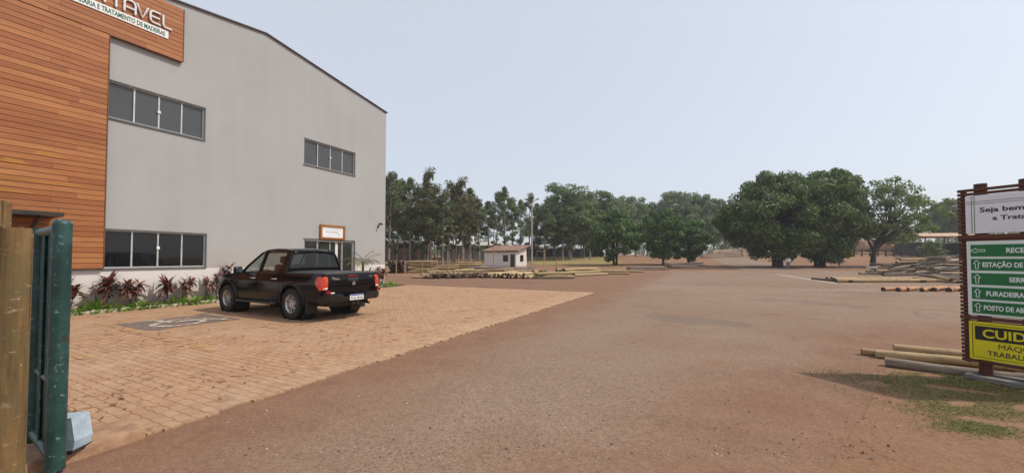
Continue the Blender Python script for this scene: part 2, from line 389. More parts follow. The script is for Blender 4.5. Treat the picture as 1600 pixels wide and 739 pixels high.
# interlocking pavers
t=NT('pavers'); v=t.coord()
sp=t.n('ShaderNodeSeparateXYZ',i0=v)
wx=t.math('MULTIPLY',t.math('SINE',t.math('MULTIPLY',sp.outputs[1],31.4)),.006)
wy=t.math('MULTIPLY',t.math('SINE',t.math('MULTIPLY',sp.outputs[0],57.)),.007)
bv=t.n('ShaderNodeCombineXYZ',X=t.math('ADD',sp.outputs[1],wy),Y=t.math('ADD',sp.outputs[0],wx))
bk=t.n('ShaderNodeTexBrick',Vector=bv,i1=lin(0.),i2=lin(1.),i3=lin(.5),Scale=1.,i5=.0075,i6=.3,i7=0.,i8=.22,i9=.11)
tone=t.n('ShaderNodeSeparateColor',i0=bk.outputs[0]).outputs[0]
fac=bk.outputs[1]
n1=t.noise(v,.5,4); n2=t.noise(v,6,5,.7); n3=t.noise(v,40,3,.7)
c=t.mix(tone,lin(.345,.195,.105),lin(.49,.31,.178))
c=t.mix(t.cr(n1,(.35,0),(.65,1)),c,lin(.43,.265,.155))
c=t.mix(t.math('MULTIPLY',t.cr(n2,(.45,0),(.75,1)),.35),c,lin(.30,.165,.095))
c=t.mix(t.math('MULTIPLY',t.cr(n3,(.5,0),(.7,1)),.2),c,lin(.56,.38,.25))
jw=t.cr(t.noise(v,1.3,4,.7),(.32,.40),(.62,1.))
c=t.mix(t.math('MULTIPLY',fac,jw),c,lin(.17,.085,.05))
# brown stains where leaves rotted
st=t.math('MULTIPLY',t.cr(t.noise(t.mapping(v,(2.6,1.6,1)),2.6,3,.6,.4),(.585,0),(.635,1)),t.cr(t.noise(v,.6,2),(.40,0),(.52,1)))
c=t.mix(t.math('MULTIPLY',st,.75),c,lin(.13,.06,.036))
# red dust drifting over the outer courses, tyre-darkened lanes, one tone per paver
wv=t.math('MULTIPLY_ADD',t.noise(v,1.1,5,.7),2.6,-1.3)
ed=t.maprange(t.math('ADD',sp.outputs[1],wv),-10.2,-11.5)
c=t.mix(t.math('MULTIPLY',ed,.35),c,lin(.48,.345,.235))
lane=t.cr(t.noise(t.mapping(v,(.10,.55,1)),2.,4,.65),(.45,0),(.7,1)); c=t.mix(t.math('MULTIPLY',lane,.30),c,lin(.33,.20,.125))
nl=t.math('MULTIPLY',t.maprange(sp.outputs[0],-8.5,-13.5),t.cr(t.noise(v,2.6,6,.75),(.38,0),(.66,1))); c=t.mix(t.math('MULTIPLY',nl,.50),c,lin(.26,.135,.075))
gp=t.cr(t.noise(v,.8,4,.6,.6),(.5,0),(.7,1)); c=t.mix(t.math('MULTIPLY',gp,.35),c,lin(.44,.315,.215))
hb=t.math('SUBTRACT',t.math('MULTIPLY',n2,.35),fac)
M['pavers']=t.done(c,.9,0,t.bump(hb,.55,.012),.2)
p=MB()
edge_pts=[(1.25,-.63),(-18.5,-.63),(-18.5,-11.2)]; xx=-18.4; yy=-11.27
while xx<1.2:
    edge_pts += [(xx,yy),(xx+.105,yy)]; xx+=.11
    yy=-11.22-random.choice((0,0,.03,.05))+random.uniform(-.01,.01)
edge_pts.append((1.25,yy)); p.prism(edge_pts,.024,-.05,'XY')
tag(in_front(p.build('pavement',M['pavers'])),kind='structure')
b=MB(); b.box((-13,-.55,-.05),(-4.9,0,.06)); b.box((-1.9,-.55,-.05),(1.0,0.0,.06))
tag(in_front(b.build('planting_bed',M['soil_bed'])),kind='structure')
b=MB(); b.box((-4.9,-.63,-.05),(-1.9,0.0,.045)); tag(in_front(b.build('doorstep',M['kerb'])),kind='structure')
k=MB()
for x0,x1 in ((-13,-4.9),(-1.9,-.05)):
    n=int((x1-x0)/.8); w=(x1-x0)/n
    for i in range(n): k.bbox((x0+i*w+.004,-.632,-.05),(x0+(i+1)*w-.004,-.55,.115+random.uniform(-.01,.012)),.018)
M['kerb_white']=simple('kerb_white',lin(.60,.55,.48),lin(.30,.20,.13),.85,scale=3.5,bump=.4)
tag(in_front(k.build('white_kerb',M['kerb_white'])),kind='structure')
k=MB(); k.bbox((-18.5,-11.30,-.1),(-14.02,-10.86,.10),.03,seg=2)
tag(in_front(k.build('kerb',M['kerb'],smooth=40)),kind='structure')

# faded paint on the pavers
def worn(name,c,amount=(.42,.6),scale=7):
    t=NT(name); v=t.coord(); n=t.noise(v,scale,5,.7)
    tr=t.n('ShaderNodeBsdfTransparent'); b=t.n('ShaderNodeBsdfPrincipled'); t.put(b.inputs['Base Color'],c); b.inputs['Roughness'].default_value=.9
    mx=t.n('ShaderNodeMixShader',i0=t.cr(n,(amount[0],0),(amount[1],1)),i1=tr.outputs[0],i2=b.outputs[0]); t.t.links.new(mx.outputs[0],t.out.inputs[0]); return t.m
M['paint_yellow']=worn('paint_yellow',lin(.50,.30,.11),(.46,.70),4)
M['paint_white']=worn('paint_white',lin(.62,.52,.42),(.38,.58),6)
M['paint_blue']=worn('paint_blue',lin(.17,.145,.14),(.32,.66),4)
def strip(mb,pts,w,z,mi=0):
    for a,b in zip(pts[:-1],pts[1:]):
        a=Vector((*a,0)); b=Vector((*b,0)); d=(b-a).normalized(); s=Vector((-d.y,d.x,0))*w/2
        mb.add([(p.x,p.y,z) for p in (a-s,b-s,b+s,a+s)],[(0,1,2,3)],mi)
m=MB(); strip(m,[(-7.75,6.55),(-6.04,5.65)],.14,.038)
tag(m.build('parking_line',M['paint_yellow']),kind='structure')
m=MB(); strip(m,[(-9.75,9.05),(-4.75,6.26)],.14,.038)
tag(m.build('parking_line',M['paint_yellow']),kind='structure')
sy=thing('accessible_parking_symbol','faded dark square with worn white wheelchair symbol painted on the pavers beside the pickup','road marking',(-7.95,9.20,.036),RZ+R(0))
m=MB(); m.add([(-.85,-.85,.002),(.95,-.85,.002),(.95,.85,.002),(-.85,.85,.002)],[(0,1,2,3)]); m.build('painted_square',M['paint_blue'],sy)
m=MB()
arc=[(.45*math.cos(a)-.1,.45*math.sin(a)-.25) for a in [R(x) for x in range(100,400,20)]]
strip(m,arc,.13,.006)
strip(m,[(-.2,.55),(-.12,-.05),(.45,-.05),(.75,-.75)],.13,.010); strip(m,[(-.15,.28),(.35,.28)],.11,.014)
strip(m,[(-.30,.75),(-.12,.75)],.18,.010)
m.build('white_figure',M['paint_white'],sy)
m=MB(); strip(m,[(13.6,18.9),(17,18.6),(21.5,18.2)],.16,.009); tag(m.build('road_line',M['paint_white']),kind='structure')
m=MB()
strip(m,[(25.2,36.5),(22.2,29.5),(20.4,25.2)],.34,.009); strip(m,[(20.4,25.2),(19.6,23.2),(21.3,22.7)],.34,.0095)
strip(m,[(24.4,28.6),(22.6,25.4)],.3,.009)
tag(m.build('road_arrow',M['paint_white']),kind='structure')
# dry lawn behind the little house
t=NT('dry_lawn'); v=t.coord()
c=t.mix(t.cr(t.noise(v,.25,4),(.35,0),(.65,1)),lin(.26,.21,.085),lin(.33,.235,.105))
c=t.mix(t.math('MULTIPLY',t.cr(t.noise(v,2.5,5,.7),(.4,0),(.7,1)),.5),c,lin(.19,.16,.06))
M['dry_lawn']=t.done(c,.95,0,t.bump(t.noise(v,12,4),.6,.05),.1)
rows=[]
for i in range(24):
    y=70+i*2.; x0=4+.03*i+.5*math.sin(i*1.3); x1=21.5+i*.35+.6*math.sin(i*.9)
    rows.append([(x0+(x1-x0)*j/9,y,terrain(x0+(x1-x0)*j/9,y)+.035) for j in range(10)])
m=MB(); m.grid(rows); tag(m.build('lawn',M['dry_lawn'],smooth=180),kind='structure')
# loose stones on the yard and the dirt
st=MB(); st_v=[]
def stones(n,area,smin,smax):
    k=0
    while k<n:
        D=3.0+area*(random.random()**1.6); u=random.uniform(-.75,1.0); x=u*D; y=D
        off=(Vector((x,y,0))-C0).dot(ND)
        if off<11.45 : continue
        s=random.uniform(smin,smax)*(random.random()**1.5+.35); k+=1
        a=random.random()*6.28
        vs=[]
        for i in range(5):
            q=a+i*1.257; r=s*random.uniform(.7,1.2); vs.append((x+r*math.cos(q),y+r*math.sin(q),.004+s*.15))
        vs.append((x+random.uniform(-.3,.3)*s,y+random.uniform(-.3,.3)*s,.004+s*random.uniform(.6,1.1)))
        st.add(vs,[(i,(i+1)%5,5) for i in range(5)],random.choice((0,0,0,1,2)))
stones(5200,13,.004,.011); stones(45,11,.010,.018)
M['stone_a']=simple('stone_a',lin(.30,.22,.17),lin(.22,.155,.12),.9); M['stone_b']=simple('stone_b',lin(.12,.085,.068),lin(.09,.06,.05),.9); M['stone_c']=simple('stone_c',lin(.42,.34,.28),lin(.33,.25,.2),.9)
tag(st.build('loose_gravel',[M['stone_a'],M['stone_b'],M['stone_c']],fix=False),'small loose stones scattered over the dusty asphalt','gravel',kind='stuff')
# ---------------------------------------------------------------- warehouse with timber front
BH=thing('warehouse_building','large grey rendered warehouse with gabled front, ribbon windows and timber cladding on its left','building',C0,RZ)
W_=13.0; APX=-6.5; ZA=10.5; ZE=9.53
def roofz(x): return ZE+(ZA-ZE)*(1-abs(x-APX)/6.5)
opens=[(-11.0,-8.53,5.68,6.78),(-11.0,-8.42,1.25,2.38),(-4.79,-2.08,5.66,6.78),(-4.74,-2.06,.05,2.36)]
xc=sorted({-W_,0.,APX,-9.25}|{q for o in opens for q in o[:2]}); zc=sorted({1.2,9.2}|{q for o in opens for q in o[2:]}|{-.2})
wall=MB(); pl=MB()
def hole(x,z): return any(o[0]<x<o[1] and o[2]<z<o[3] for o in opens)
for i in range(len(xc)-1):
    for j in range(len(zc)-1):
        x0,x1,z0,z1=xc[i],xc[i+1],zc[j],zc[j+1]
        if hole((x0+x1)/2,(z0+z1)/2): continue
        tgt=pl if z1<=1.2001 else wall
        tgt.add([(x0,0,z0),(x1,0,z0),(x1,0,z1),(x0,0,z1)],[(0,1,2,3)])
    wall.add([(xc[i],0,9.2),(xc[i+1],0,9.2),(xc[i+1],0,roofz(xc[i+1])),(xc[i],0,roofz(xc[i]))],[(0,1,2,3)])
for o in opens:   # reveals
    x0,x1,z0,z1=o; d=.14
    q=[(x0,z0),(x1,z0),(x1,z1),(x0,z1)]
    for a in range(4):
        (ax,az),(bx,bz)=q[a],q[(a+1)%4]
        wall.add([(ax,0,az),(bx,0,bz),(bx,d,bz),(ax,d,az)],[(0,1,2,3)])
DEP=32.
wall.add([(0,0,-.2),(0,DEP,-.2),(0,DEP,ZE),(0,0,ZE)],[(0,1,2,3)]); wall.add([(-W_,0,-.2),(-W_,DEP,-.2),(-W_,DEP,ZE),(-W_,0,ZE)],[(3,2,1,0)])
wall.add([(-W_,DEP,-.2),(0,DEP,-.2),(0,DEP,ZE),(APX,DEP,ZA),(-W_,DEP,ZE)],[(4,3,2,1,0)])
wall.build('wall',M['grey_render'],BH,fix=False); pl.build('plinth',M['plinth_paint'],BH,fix=False)
rf=MB()
for a,b in (((-W_-.1,ZE-.015),(APX,ZA)),((APX,ZA),(.06,ZE-.01))):
    rf.prism([(a[0],a[1]+.004),(b[0],b[1]+.004),(b[0],b[1]+.03),(a[0],a[1]+.03)],-.05,DEP+.2)
rf.build('roof',simple('roof_sheet',lin(.18,.18,.18),lin(.13),.5,.3),BH)
tr=MB()
for a,b in (((-W_-.1,ZE-.015),(APX,ZA)),((APX,ZA),(.06,ZE-.01))):
    tr.prism([(a[0],a[1]-.012),(b[0],b[1]-.012),(b[0],b[1]+.036),(a[0],a[1]+.036)],-.072,-.052)
tr.build('roof_trim',M['dark_metal'],BH)
def window(x0,x1,z0,z1,n,pm,name='window',sill=True,knob=True):
    fr=MB(); f=.035
    yb,yf=.13,.055
    for a,b in (((x0+.002,yf,z0+.002),(x0+f,yb,z1-.002)),((x1-f,yf,z0+.002),(x1-.002,yb,z1-.002)),((x0+f,yf,z0+.002),(x1-f,yb,z0+f)),((x0+f,yf,z1-f),(x1-f,yb,z1-.002))): fr.box(a,b)
    w=fr.build(name,M['aluminium'],BH)
    for i in range(n):
        a=x0+f+(x1-x0-2*f)*i/n; b=x0+f+(x1-x0-2*f)*(i+1)/n; yo=.085+(.016 if i in(0,n-1) else 0)
        p=MB(); p.box((a+.003,yo,z0+f+.002),(b-.003,yo+.008,z1-f-.002)); p.build('pane',pm,w)
        if i: 
            s=MB(); s.box((a-.020,.066,z0+f+.001),(a+.020,.084,z1-f-.001)); s.build('mullion',M['aluminium'],w)
    if knob:
        s=MB(); xm=(x0+x1)/2; zm=(z0+z1)/2+(.0 if z0>3 else .05)
        s.bbox((xm-.045,.03,zm-.05),(xm+.045,.064,zm+.05),.02); s.build('latch',M['white_paint'],w)
    if sill:
        s=MB(); s.box((x0-.03,-.045,z0-.045),(x1+.03,.05,z0-.002)); s.build('sill',simple('sill_stone',lin(.16,.155,.15),lin(.11),.7),w)
    tp=MB(); tp.box((x0-.025,-.012,z1+.001),(x1+.025,.03,z1+.03)); tp.box((x1+.001,-.012,z0),(x1+.028,.03,z1)); tp.build('surround',simple('surround_grey',lin(.14,.14,.14),lin(.11),.6),w)
window(*opens[0],4,M['pane_upper']); window(*opens[1],4,M['pane_lower']); window(*opens[2],4,M['pane_upper'])
# entrance: four tall glass leaves, the third slid aside to show a pale hall
x0,x1,z0,z1=opens[3]
door=MB()
for a,b in (((x0+.002,.05,z0),(x0+.045,.13,z1-.002)),((x1-.045,.05,z0),(x1-.002,.13,z1-.002)),((x0+.045,.05,z1-.06),(x1-.045,.13,z1-.002))): door.box(a,b)
door=door.build('entrance_door',M['aluminium'],BH)
ws=[x0+.045,x0+.70,x0+1.36,x0+2.02,x1-.045]
for i in range(4):
    a,b=ws[i],ws[i+1]; yo=.09 if i!=2 else .115
    p=MB(); p.box((a+.03,yo,z0+.06),(b-.03,yo+.008,z1-.07)); p.build('pane',M['pane_door'],door)
    s=MB()
    for c_ in (a+.012,b-.012): s.box((c_-.018,yo-.02,z0+.01),(c_+.018,yo-.002,z1-.065))
    s.build('leaf_frame',M['aluminium'],door)
s=MB(); s.box((ws[2]+.30,.098,z0+.06),(ws[2]+.44,.112,z1-.075)); s.build('open_edge',M['white_paint'],door)
tp=MB(); tp.box((x0-.03,-.012,z1+.001),(x1+.045,.03,z1+.05)); tp.box((x1+.001,-.012,.06),(x1+.05,.03,z1)); tp.build('surround',simple('door_surround',lin(.10,.10,.10),lin(.08),.6),door)
# cladding: real boards, tone by board
cl=MB(); H=.148
def board_row(xa,xb,z,h):
    x=xa
    while x<xb-.01:
        L=random.uniform(1.6,3.4); e=min(xb,x+L)
        if xb-e<.5: e=xb
        cl.box((x+.002,-.125+random.uniform(-.004,.004),z),(e-.002,-.092,z+h-.013)); x=e
z=1.262
XL=-13.9
while z<8.06:
    board_row(XL,-11.012,z,min(H,8.075-z)); z+=H
z=8.085
while z<9.80:
    board_row(XL,-9.25,z,min(H,9.84-z)); z+=H
o=cl.build('wood_cladding',[M['cladding'],M['cladding_pale']],BH,fix=False)
bk=MB(); bk.box((XL+.01,-.09,1.27),(-11.03,-.004,8.09)); bk.box((XL+.01,-.09,8.095),(-9.262,-.004,9.83)); bk.build('cladding_backing',M['dark_metal'],BH)
pb=MB()
for xa,xb,row in ((-12.9,-12.35,18),(-12.32,-11.75,20),(-13.1,-11.35,15),(-13.2,-12.3,13)):
    zz=1.262+row*H; xa+=random.uniform(-.1,.1)
    # tapering pale faces let into the boards
    pb.prism([(xa,zz+.012),(xb,zz+.004),(xb-.2,zz+H-.055),(xa+.12,zz+H-.022)],-.1315,-.128)
pb.build('pale_board',M['cladding_pale'],BH)
ed=MB(); ed.box((-11.010,-.132,1.255),(-10.985,-.003,8.075)); ed.box((-9.248,-.132,8.08),(-9.222,-.003,9.845)); ed.box((-10.985,-.132,8.055),(-9.248,-.003,8.078)); ed.box((XL,-.128,1.235),(-11.012,-.003,1.256))
ed.build('cladding_edge',simple('edge_wood',lin(.17,.07,.035),lin(.12,.05,.025),.7),BH)
# entrance canopy, mostly hidden by the gate
cn=MB(); cn.box((-15.2,-1.0,2.60),(-12.0,-.13,2.70))
for x in (-15,-14.1,-13.2,-12.4): cn.beam((x,-.9,2.58),(x,-.14,2.15),.06,.06)
cn.build('entrance_canopy',M['dark_metal'],BH)

# lettering
def text_shape(s,size,bold=.0,spacing=1.0,align='LEFT',ext=0.,shear=0.):
    cu=bpy.data.curves.new('t','FONT'); cu.body=s; cu.size=size; cu.offset=bold; cu.space_character=spacing; cu.align_x=align; cu.extrude=ext; cu.shear=shear; cu.resolution_u=3
    o=bpy.data.objects.new('t',cu); COL.objects.link(o); bpy.context.view_layer.update()
    me=bpy.data.meshes.new_from_object(o.evaluated_get(bpy.context.evaluated_depsgraph_get())); bpy.data.objects.remove(o)
    return me
def lettering(s,cap,width,x,z,y,mat,parent,name='lettering',bold=.02,ext=.001,align='LEFT',sp=1.0):
    """stands in the local XZ plane facing -Y; cap height and overall width in metres"""
    me=text_shape(s,1.,bold,sp,'LEFT',.5)
    co=np.array([v.co[:] for v in me.vertices]); 
    ref=text_shape('E',1.,bold,sp); hc=np.array([v.co[1] for v in ref.vertices]); ch=hc.max()-hc.min(); base=hc.min()
    x0,x1=co[:,0].min(),co[:,0].max(); kx=(width/(x1-x0)) if width else cap/ch; kz=cap/ch
    ox={'LEFT':0,'CENTER':-.5,'RIGHT':-1}[align]*(x1-x0)*kx
    nz=co[:,2]*ext*2
    new=np.stack([x+ox+(co[:,0]-x0)*kx, y-nz, z+(co[:,1]-base)*kz],1)
    me.vertices.foreach_set('co',new.ravel()); me.materials.clear(); me.materials.append(mat); me.update()
    o=bpy.data.objects.new(name,me); COL.objects.link(o); o.parent=parent
    return o
M['ink']=simple('ink',lin(.022,.024,.035),lin(.03),.6); M['ink_green']=simple('ink_green',lin(.02,.10,.05),lin(.025,.12,.06),.6)
M['sign_white']=simple('sign_white',lin(.76,.77,.77),lin(.70,.71,.71),.5)
# raised company letters: rounded strokes of real tube
def stroke_letters(parent):
    m=MB(); hgt=.36; r=.030
    def add(x,pts,w):
        P=[(x+a*w,-.165,8.95+b*hgt) for a,b in pts]; m.tube(P,r,8)
        for q in (P[0],P[-1]): m.lathe([(0,-r),(r*.7,-r*.7),(r,0),(r*.7,r*.7),(0,r)],8,c=q)
    add(-11.14,[(0,0),(0,1)],.3)
    add(-10.90,[(0,0),(0,1)],.3); add(-11.04,[(0,1),(1,1)],.28)
    add(-10.72,[(0,0),(0,.72),(.12,.94),(.32,1),(.68,1),(.88,.94),(1,.72),(1,0)],.25); add(-10.72,[(0,.36),(1,.36)],.25)
    add(-10.43,[(0,1),(.5,0),(1,1)],.25)
    add(-10.12,[(1,1),(.3,1),(.08,.9),(0,.68),(0,.32),(.08,.1),(.3,0),(1,0)],.24); add(-10.12,[(0,.5),(.9,.5)],.24)
    add(-9.80,[(0,1),(0,.25),(.1,.06),(.3,0),(1,0)],.21)
    return m.build('company_lettering',M['sign_white'],parent,smooth=60)
sgn=thing('company_sign','raised white company letters over a pale strip with green capitals high on the timber cladding','sign',FP(0,0,0),RZ)
stroke_letters(sgn)
ss=MB(); ss.bbox((-12.0,-.155,8.62),(-9.65,-.1335,8.87),.008); bd=ss.build('strip',M['sign_white'],sgn)
lettering('SERRARIA E TRATAMENTO DE MADEIRAS',.145,2.06,-9.74,8.672,-.1565,M['ink_green'],bd,align='RIGHT',bold=.025,ext=.003)
# framed wooden sign above the entrance
ds=thing('door_sign','small white notice in a wide wooden frame above the glass entrance','sign',FP(-3.33,0,0),RZ)
f=MB(); a=.67
for q in (((-a,-.09,2.40),(-a+.10,-.006,3.08)),((a-.10,-.09,2.40),(a,-.006,3.08)),((-a+.10,-.09,2.40),(a-.10,-.006,2.50)),((-a+.10,-.09,2.98),(a-.10,-.006,3.08))): f.bbox(*q,r=.008)
f.build('frame',M['frame_wood'],ds)
f=MB(); f.box((-a+.101,-.05,2.501),(a-.101,-.01,2.979)); bd=f.build('board',M['sign_white'],ds)
M['faint_ink']=simple('faint_ink',lin(.32,.33,.36),lin(.4),.7)
for zz,xa,xb,h in ((2.86,-.42,.50,.022),(2.73,-.40,.30,.06),(2.62,.28,.36,.05),(2.66,.30,.34,.03)):
    x=xa; m=MB()
    while x<xb:
        w=random.uniform(.03,.06); m.box((x,-.0525,zz),(min(x+w,xb),-.0503,zz+h*random.uniform(.6,1))); x+=w+.018
    m.build('printed_line',M['faint_ink'],bd)
cam_=thing('security_camera','tiny security camera on a bracket near the right edge of the grey wall','camera',FP(-.52,0,3.33),RZ)
m=MB(); m.tube([(0,0,-.12),(0,-.12,-.06),(0,-.14,0)],.018,8); m.bbox((-.05,-.03,-.18),(.05,-.002,-.06),.01); m.build('bracket',M['dark_metal'],cam_)
m=MB(); m.tube([(.06,-.05,.06),(.0,-.30,.0)],.045,10); m.build('camera_body',M['dark_metal'],cam_)
tap=thing('wall_tap','small dark tap sticking out of the white plinth between the red plants','tap',FP(-10.9,0,.42),RZ)
m=MB(); m.tube([(0,0,0),(0,-.12,0)],.018,8); m.lathe([(.0,-.17),(.055,-.17),(.055,-.12),(0,-.12)],12); m.build('spout',M['dark_metal'],tap)
# ---------------------------------------------------------------- black pickup (x forward from the rear axle, y left, z up)
TK=thing('pickup_truck','black double-cab pickup truck parked on the brick pavers with its nose to the wall','pickup truck',(-5.047,10.285,.032),R(151.5))
P_=M['truck_paint']
def hw(x,z):
    zs=[.30,.45,.58,.72,.88,.98,1.06,1.15,1.2]; ys=[.835,.852,.872,.880,.878,.868,.850,.818,.80]
    y=float(np.interp(z,zs,ys))
    if x>3.1: y-=((x-3.1)/.7)**2*.15
    if x<-.85: y-=((-.85-x)/.3)**2*.035
    return y
def arc(cx,r,a0,a1,n=14,cz=.385): return [(cx+r*math.cos(R(a0+(a1-a0)*i/n)),cz+r*math.sin(R(a0+(a1-a0)*i/n))) for i in range(n+1)]
def panel(outline, sides=(1,-1), inset=0., rim=.035, names=('body_panel',), mat=None, parent=None):
    out=[]
    for sd in sides:
        bm=bmesh.new(); vs=[bm.verts.new((a,0,b)) for a,b in outline]; bm.faces.new(vs)
        for z in np.arange(.30,1.2,.06):
            bmesh.ops.bisect_plane(bm,geom=bm.verts[:]+bm.edges[:]+bm.faces[:],plane_co=(0,0,z+.001),plane_no=(0,0,1))
        for x in np.arange(-1.2,3.9,.16):
            bmesh.ops.bisect_plane(bm,geom=bm.verts[:]+bm.edges[:]+bm.faces[:],plane_co=(x+.003,0,0),plane_no=(1,0,0))
        for v in bm.verts: v.co.y=sd*(hw(v.co.x,v.co.z)-inset)
        be=[e for e in bm.edges if e.is_boundary]
        r=bmesh.ops.extrude_edge_only(bm,edges=be)
        for g in r['geom']:
            if isinstance(g,bmesh.types.BMVert): g.co.y-=sd*rim
        bmesh.ops.recalc_face_normals(bm,faces=bm.faces)
        # outside faces point outwards
        f=max(bm.faces,key=lambda f:f.calc_area())
        if f.normal.y*sd<0: bmesh.ops.reverse_faces(bm,faces=bm.faces)
        me=bpy.data.meshes.new('p'); bm.to_mesh(me); bm.free(); out.append(me)
    return out
body=MB()
def absorb(me,mi=0):
    body.add([v.co[:] for v in me.vertices],[list(p.vertices) for p in me.polygons],mi)
RA=.475
# front wing, cab corner and bed side
wing=[(2.485,.44)]+arc(3.0,RA,165,12)+[(3.62,.44),(3.77,.50),(3.80,.66),(3.76,.82),(3.66,.93),(3.40,1.0),(3.0,1.06),(2.60,1.10),(2.47,1.105)]
corner=[(.352,.60),(.492,.60)]+[(.492,1.128),(.352,1.132)]
bed=[(.345,.60)]+arc(0.,RA,27,158)+[(-.72,.47),(-1.02,.50),(-1.10,.60),(-1.13,.80),(-1.125,1.12),(.345,1.132)]
for ol in (wing,corner,bed):
    for me in panel(ol): absorb(me)
# bonnet
rows=[]
for x,z in ((2.46,1.10),(2.62,1.105),(3.0,1.075),(3.4,1.02),(3.66,.95),(3.77,.86)):
    w=hw(x,z-.02)-.004
    rows.append([(x+.05*(1-(j/4)**2)*(x>3.3),w*j/4,z+.05*(1-(j/4)**2)-.0*j) for j in range(-4,5)])
body.grid(rows)
rows=[]
for z in (.86,.75,.62,.50,.42):
    w=hw(3.76,z)-.004; rows.append([(3.775+.10*(1-(j/4)**2)+(.03 if z<.7 else 0),w*j/4,z) for j in range(-4,5)])
body.grid(rows)
# bed front wall, cab back below the glass, cowl
body.bbox((.355,-.78,.62),(.40,.78,1.24),.02); body.bbox((2.40,-.78,.9),(2.52,.78,1.10),.02)
body.bbox((.30,.72,.45),(2.56,.80,.60),.01); body.bbox((.30,-.80,.45),(2.56,-.72,.60),.01); body.bbox((-1.10,-.80,.56),(-1.04,.80,1.10),.02)
bd=body.build('body',P_,TK,smooth=40,fix=False)
# underside
m=MB(); m.box((-1.0,-.62,.34),(3.6,.62,.60)); m.box((.5,-.78,.40),(2.45,.78,.58))
for x in (0,3.0):
    for s in (1,-1): m.lathe([(RA+.03,s*.50),(RA+.03,s*.845)],24,c=(x,0,.385))
    m.lathe([(RA+.03,-.5),(.05,-.5)],24,c=(x,0,.385)); m.lathe([(RA+.03,.5),(.05,.5)],24,c=(x,0,.385))
m.tube([(0,-.70,.385),(0,.70,.385)],.05,8); m.bbox((-.12,-.16,.27),(.12,.16,.5),.05)
m.build('chassis',M['plastic_black'],TK)
# doors
fd=[(1.512,.43),(2.470,.43),(2.458,1.104),(1.512,1.115)]
rd=[(.70,.43),(1.500,.43),(1.500,1.115),(.505,1.128),(.505,.72)]+[]
rd=[(.505,1.128),(.505,.75)]+[(p[0],p[1]) for p in arc(0,.535,42,8,5)][0:0]+[(.53,.62),(.60,.50),(.68,.43),(1.500,.43),(1.500,1.115)]
DR={}
for nm,ol,hx in (('front_door',fd,1.60),('rear_door',rd,.62)):
    for me,sd in zip(panel(ol),(1,-1)):
        me.materials.append(P_); me.polygons.foreach_set('use_smooth',[True]*len(me.polygons)); me.set_sharp_from_angle(angle=R(35))
        o=bpy.data.objects.new(nm,me); COL.objects.link(o); o.parent=TK; DR[(nm,sd)]=o
        y=hw(hx,1.0)*sd
        h=MB(); h.tube([(hx,y*1.0,.985),(hx+.03,y+sd*.03,.985),(hx+.19,y+sd*.03,.985),(hx+.22,y,.985)],.017,8); h.build('handle',M['chrome'],o,smooth=60)
# greenhouse
def beam2(m,pts,w,h,mi=0):
    for a,b in zip(pts[:-1],pts[1:]): m.beam(a,b,w,h,mi)
roof=MB(); rows=[]
for x,zc,we in ((1.735,1.695,.585),(1.62,1.735,.60),(1.4,1.77,.615),(1.1,1.785,.62),(.75,1.782,.62),(.50,1.762,.615),(.375,1.725,.60),(.34,1.69,.59)):
    rows.append([(x+.06*(1-(j/5)**2)*(x>1.5)-.035*(1-(j/5)**2)*(x<.5),we*j/5,zc-.055*(abs(j)/5)**3) for j in range(-5,6)])
roof.grid(rows); roof.grid([[(p[0],p[1]*.985,p[2]-.035) for p in r] for r in rows])
for s in (1,-1):
    roof.tube([(1.72,s*.588,1.655),(1.4,s*.622,1.715),(1.0,s*.630,1.735),(.62,s*.625,1.722),(.40,s*.605,1.68)],[.028,.034,.034,.034,.03],8)   # rail above the doors
    roof.tube([(2.44,s*.79,1.10),(2.1,s*.705,1.375),(1.72,s*.59,1.665)],[.034,.030,.030],8)  # windscreen pillar
    # broad rear pillar that curves forward at its foot
    o_=[(.345,.807,1.128),(.345,.735,1.34),(.36,.655,1.55),(.40,.600,1.69)]
    i_=[(.66,.812,1.128),(.58,.742,1.34),(.575,.664,1.55),(.60,.615,1.70)]
    roof.grid([[(a[0],s*a[1],a[2]),(b[0],s*b[1],b[2])] for a,b in zip(o_,i_)]); roof.grid([[(a[0],s*(a[1]-.05),a[2]),(b[0],s*(b[1]-.05),b[2])] for a,b in zip(o_,i_)])
    roof.grid([[(b[0],s*b[1],b[2]),(b[0],s*(b[1]-.05),b[2])] for b in i_])
    roof.tube([(.35,s*.79,1.13),(.345,s*.715,1.36),(.365,s*.64,1.56),(.41,s*.585,1.685)],.034,8)
roof.tube([(.35,-.76,1.25),(.35,.76,1.25)],.025,8); roof.tube([(.385,-.60,1.69),(.36,0,1.715),(.385,.60,1.69)],.03,8)
roof.build('cab_roof',P_,TK,smooth=45)
bp=MB()
for s in (1,-1): bp.beam((1.50,s*.812,1.11),(1.46,s*.625,1.71),.085,.03,up=(1,0,0)); bp.tube([(2.42,s*.802,1.112),(1.5,s*.822,1.124),(.66,s*.820,1.137)],.013,6)
bp.build('door_pillar',M['plastic_black'],TK)
m=MB(); m.grid([[(.336,-.72,1.26),(.325,-.36,1.265),(.322,0,1.265),(.325,.36,1.265),(.336,.72,1.26)],[(.375,-.575,1.67),(.355,-.29,1.69),(.35,0,1.695),(.355,.29,1.69),(.375,.575,1.67)]]); m.build('rear_window',M['tinted_glass'],TK,smooth=60,fix=False)
m=MB(); m.grid([[(2.47,-.76,1.12),(2.60,-.38,1.135),(2.64,0,1.14),(2.60,.38,1.135),(2.47,.76,1.12)],[(1.75,-.57,1.66),(1.80,-.29,1.685),(1.815,0,1.69),(1.80,.29,1.685),(1.75,.57,1.66)]]); m.build('windscreen',M['car_glass'],TK,smooth=60,fix=False)
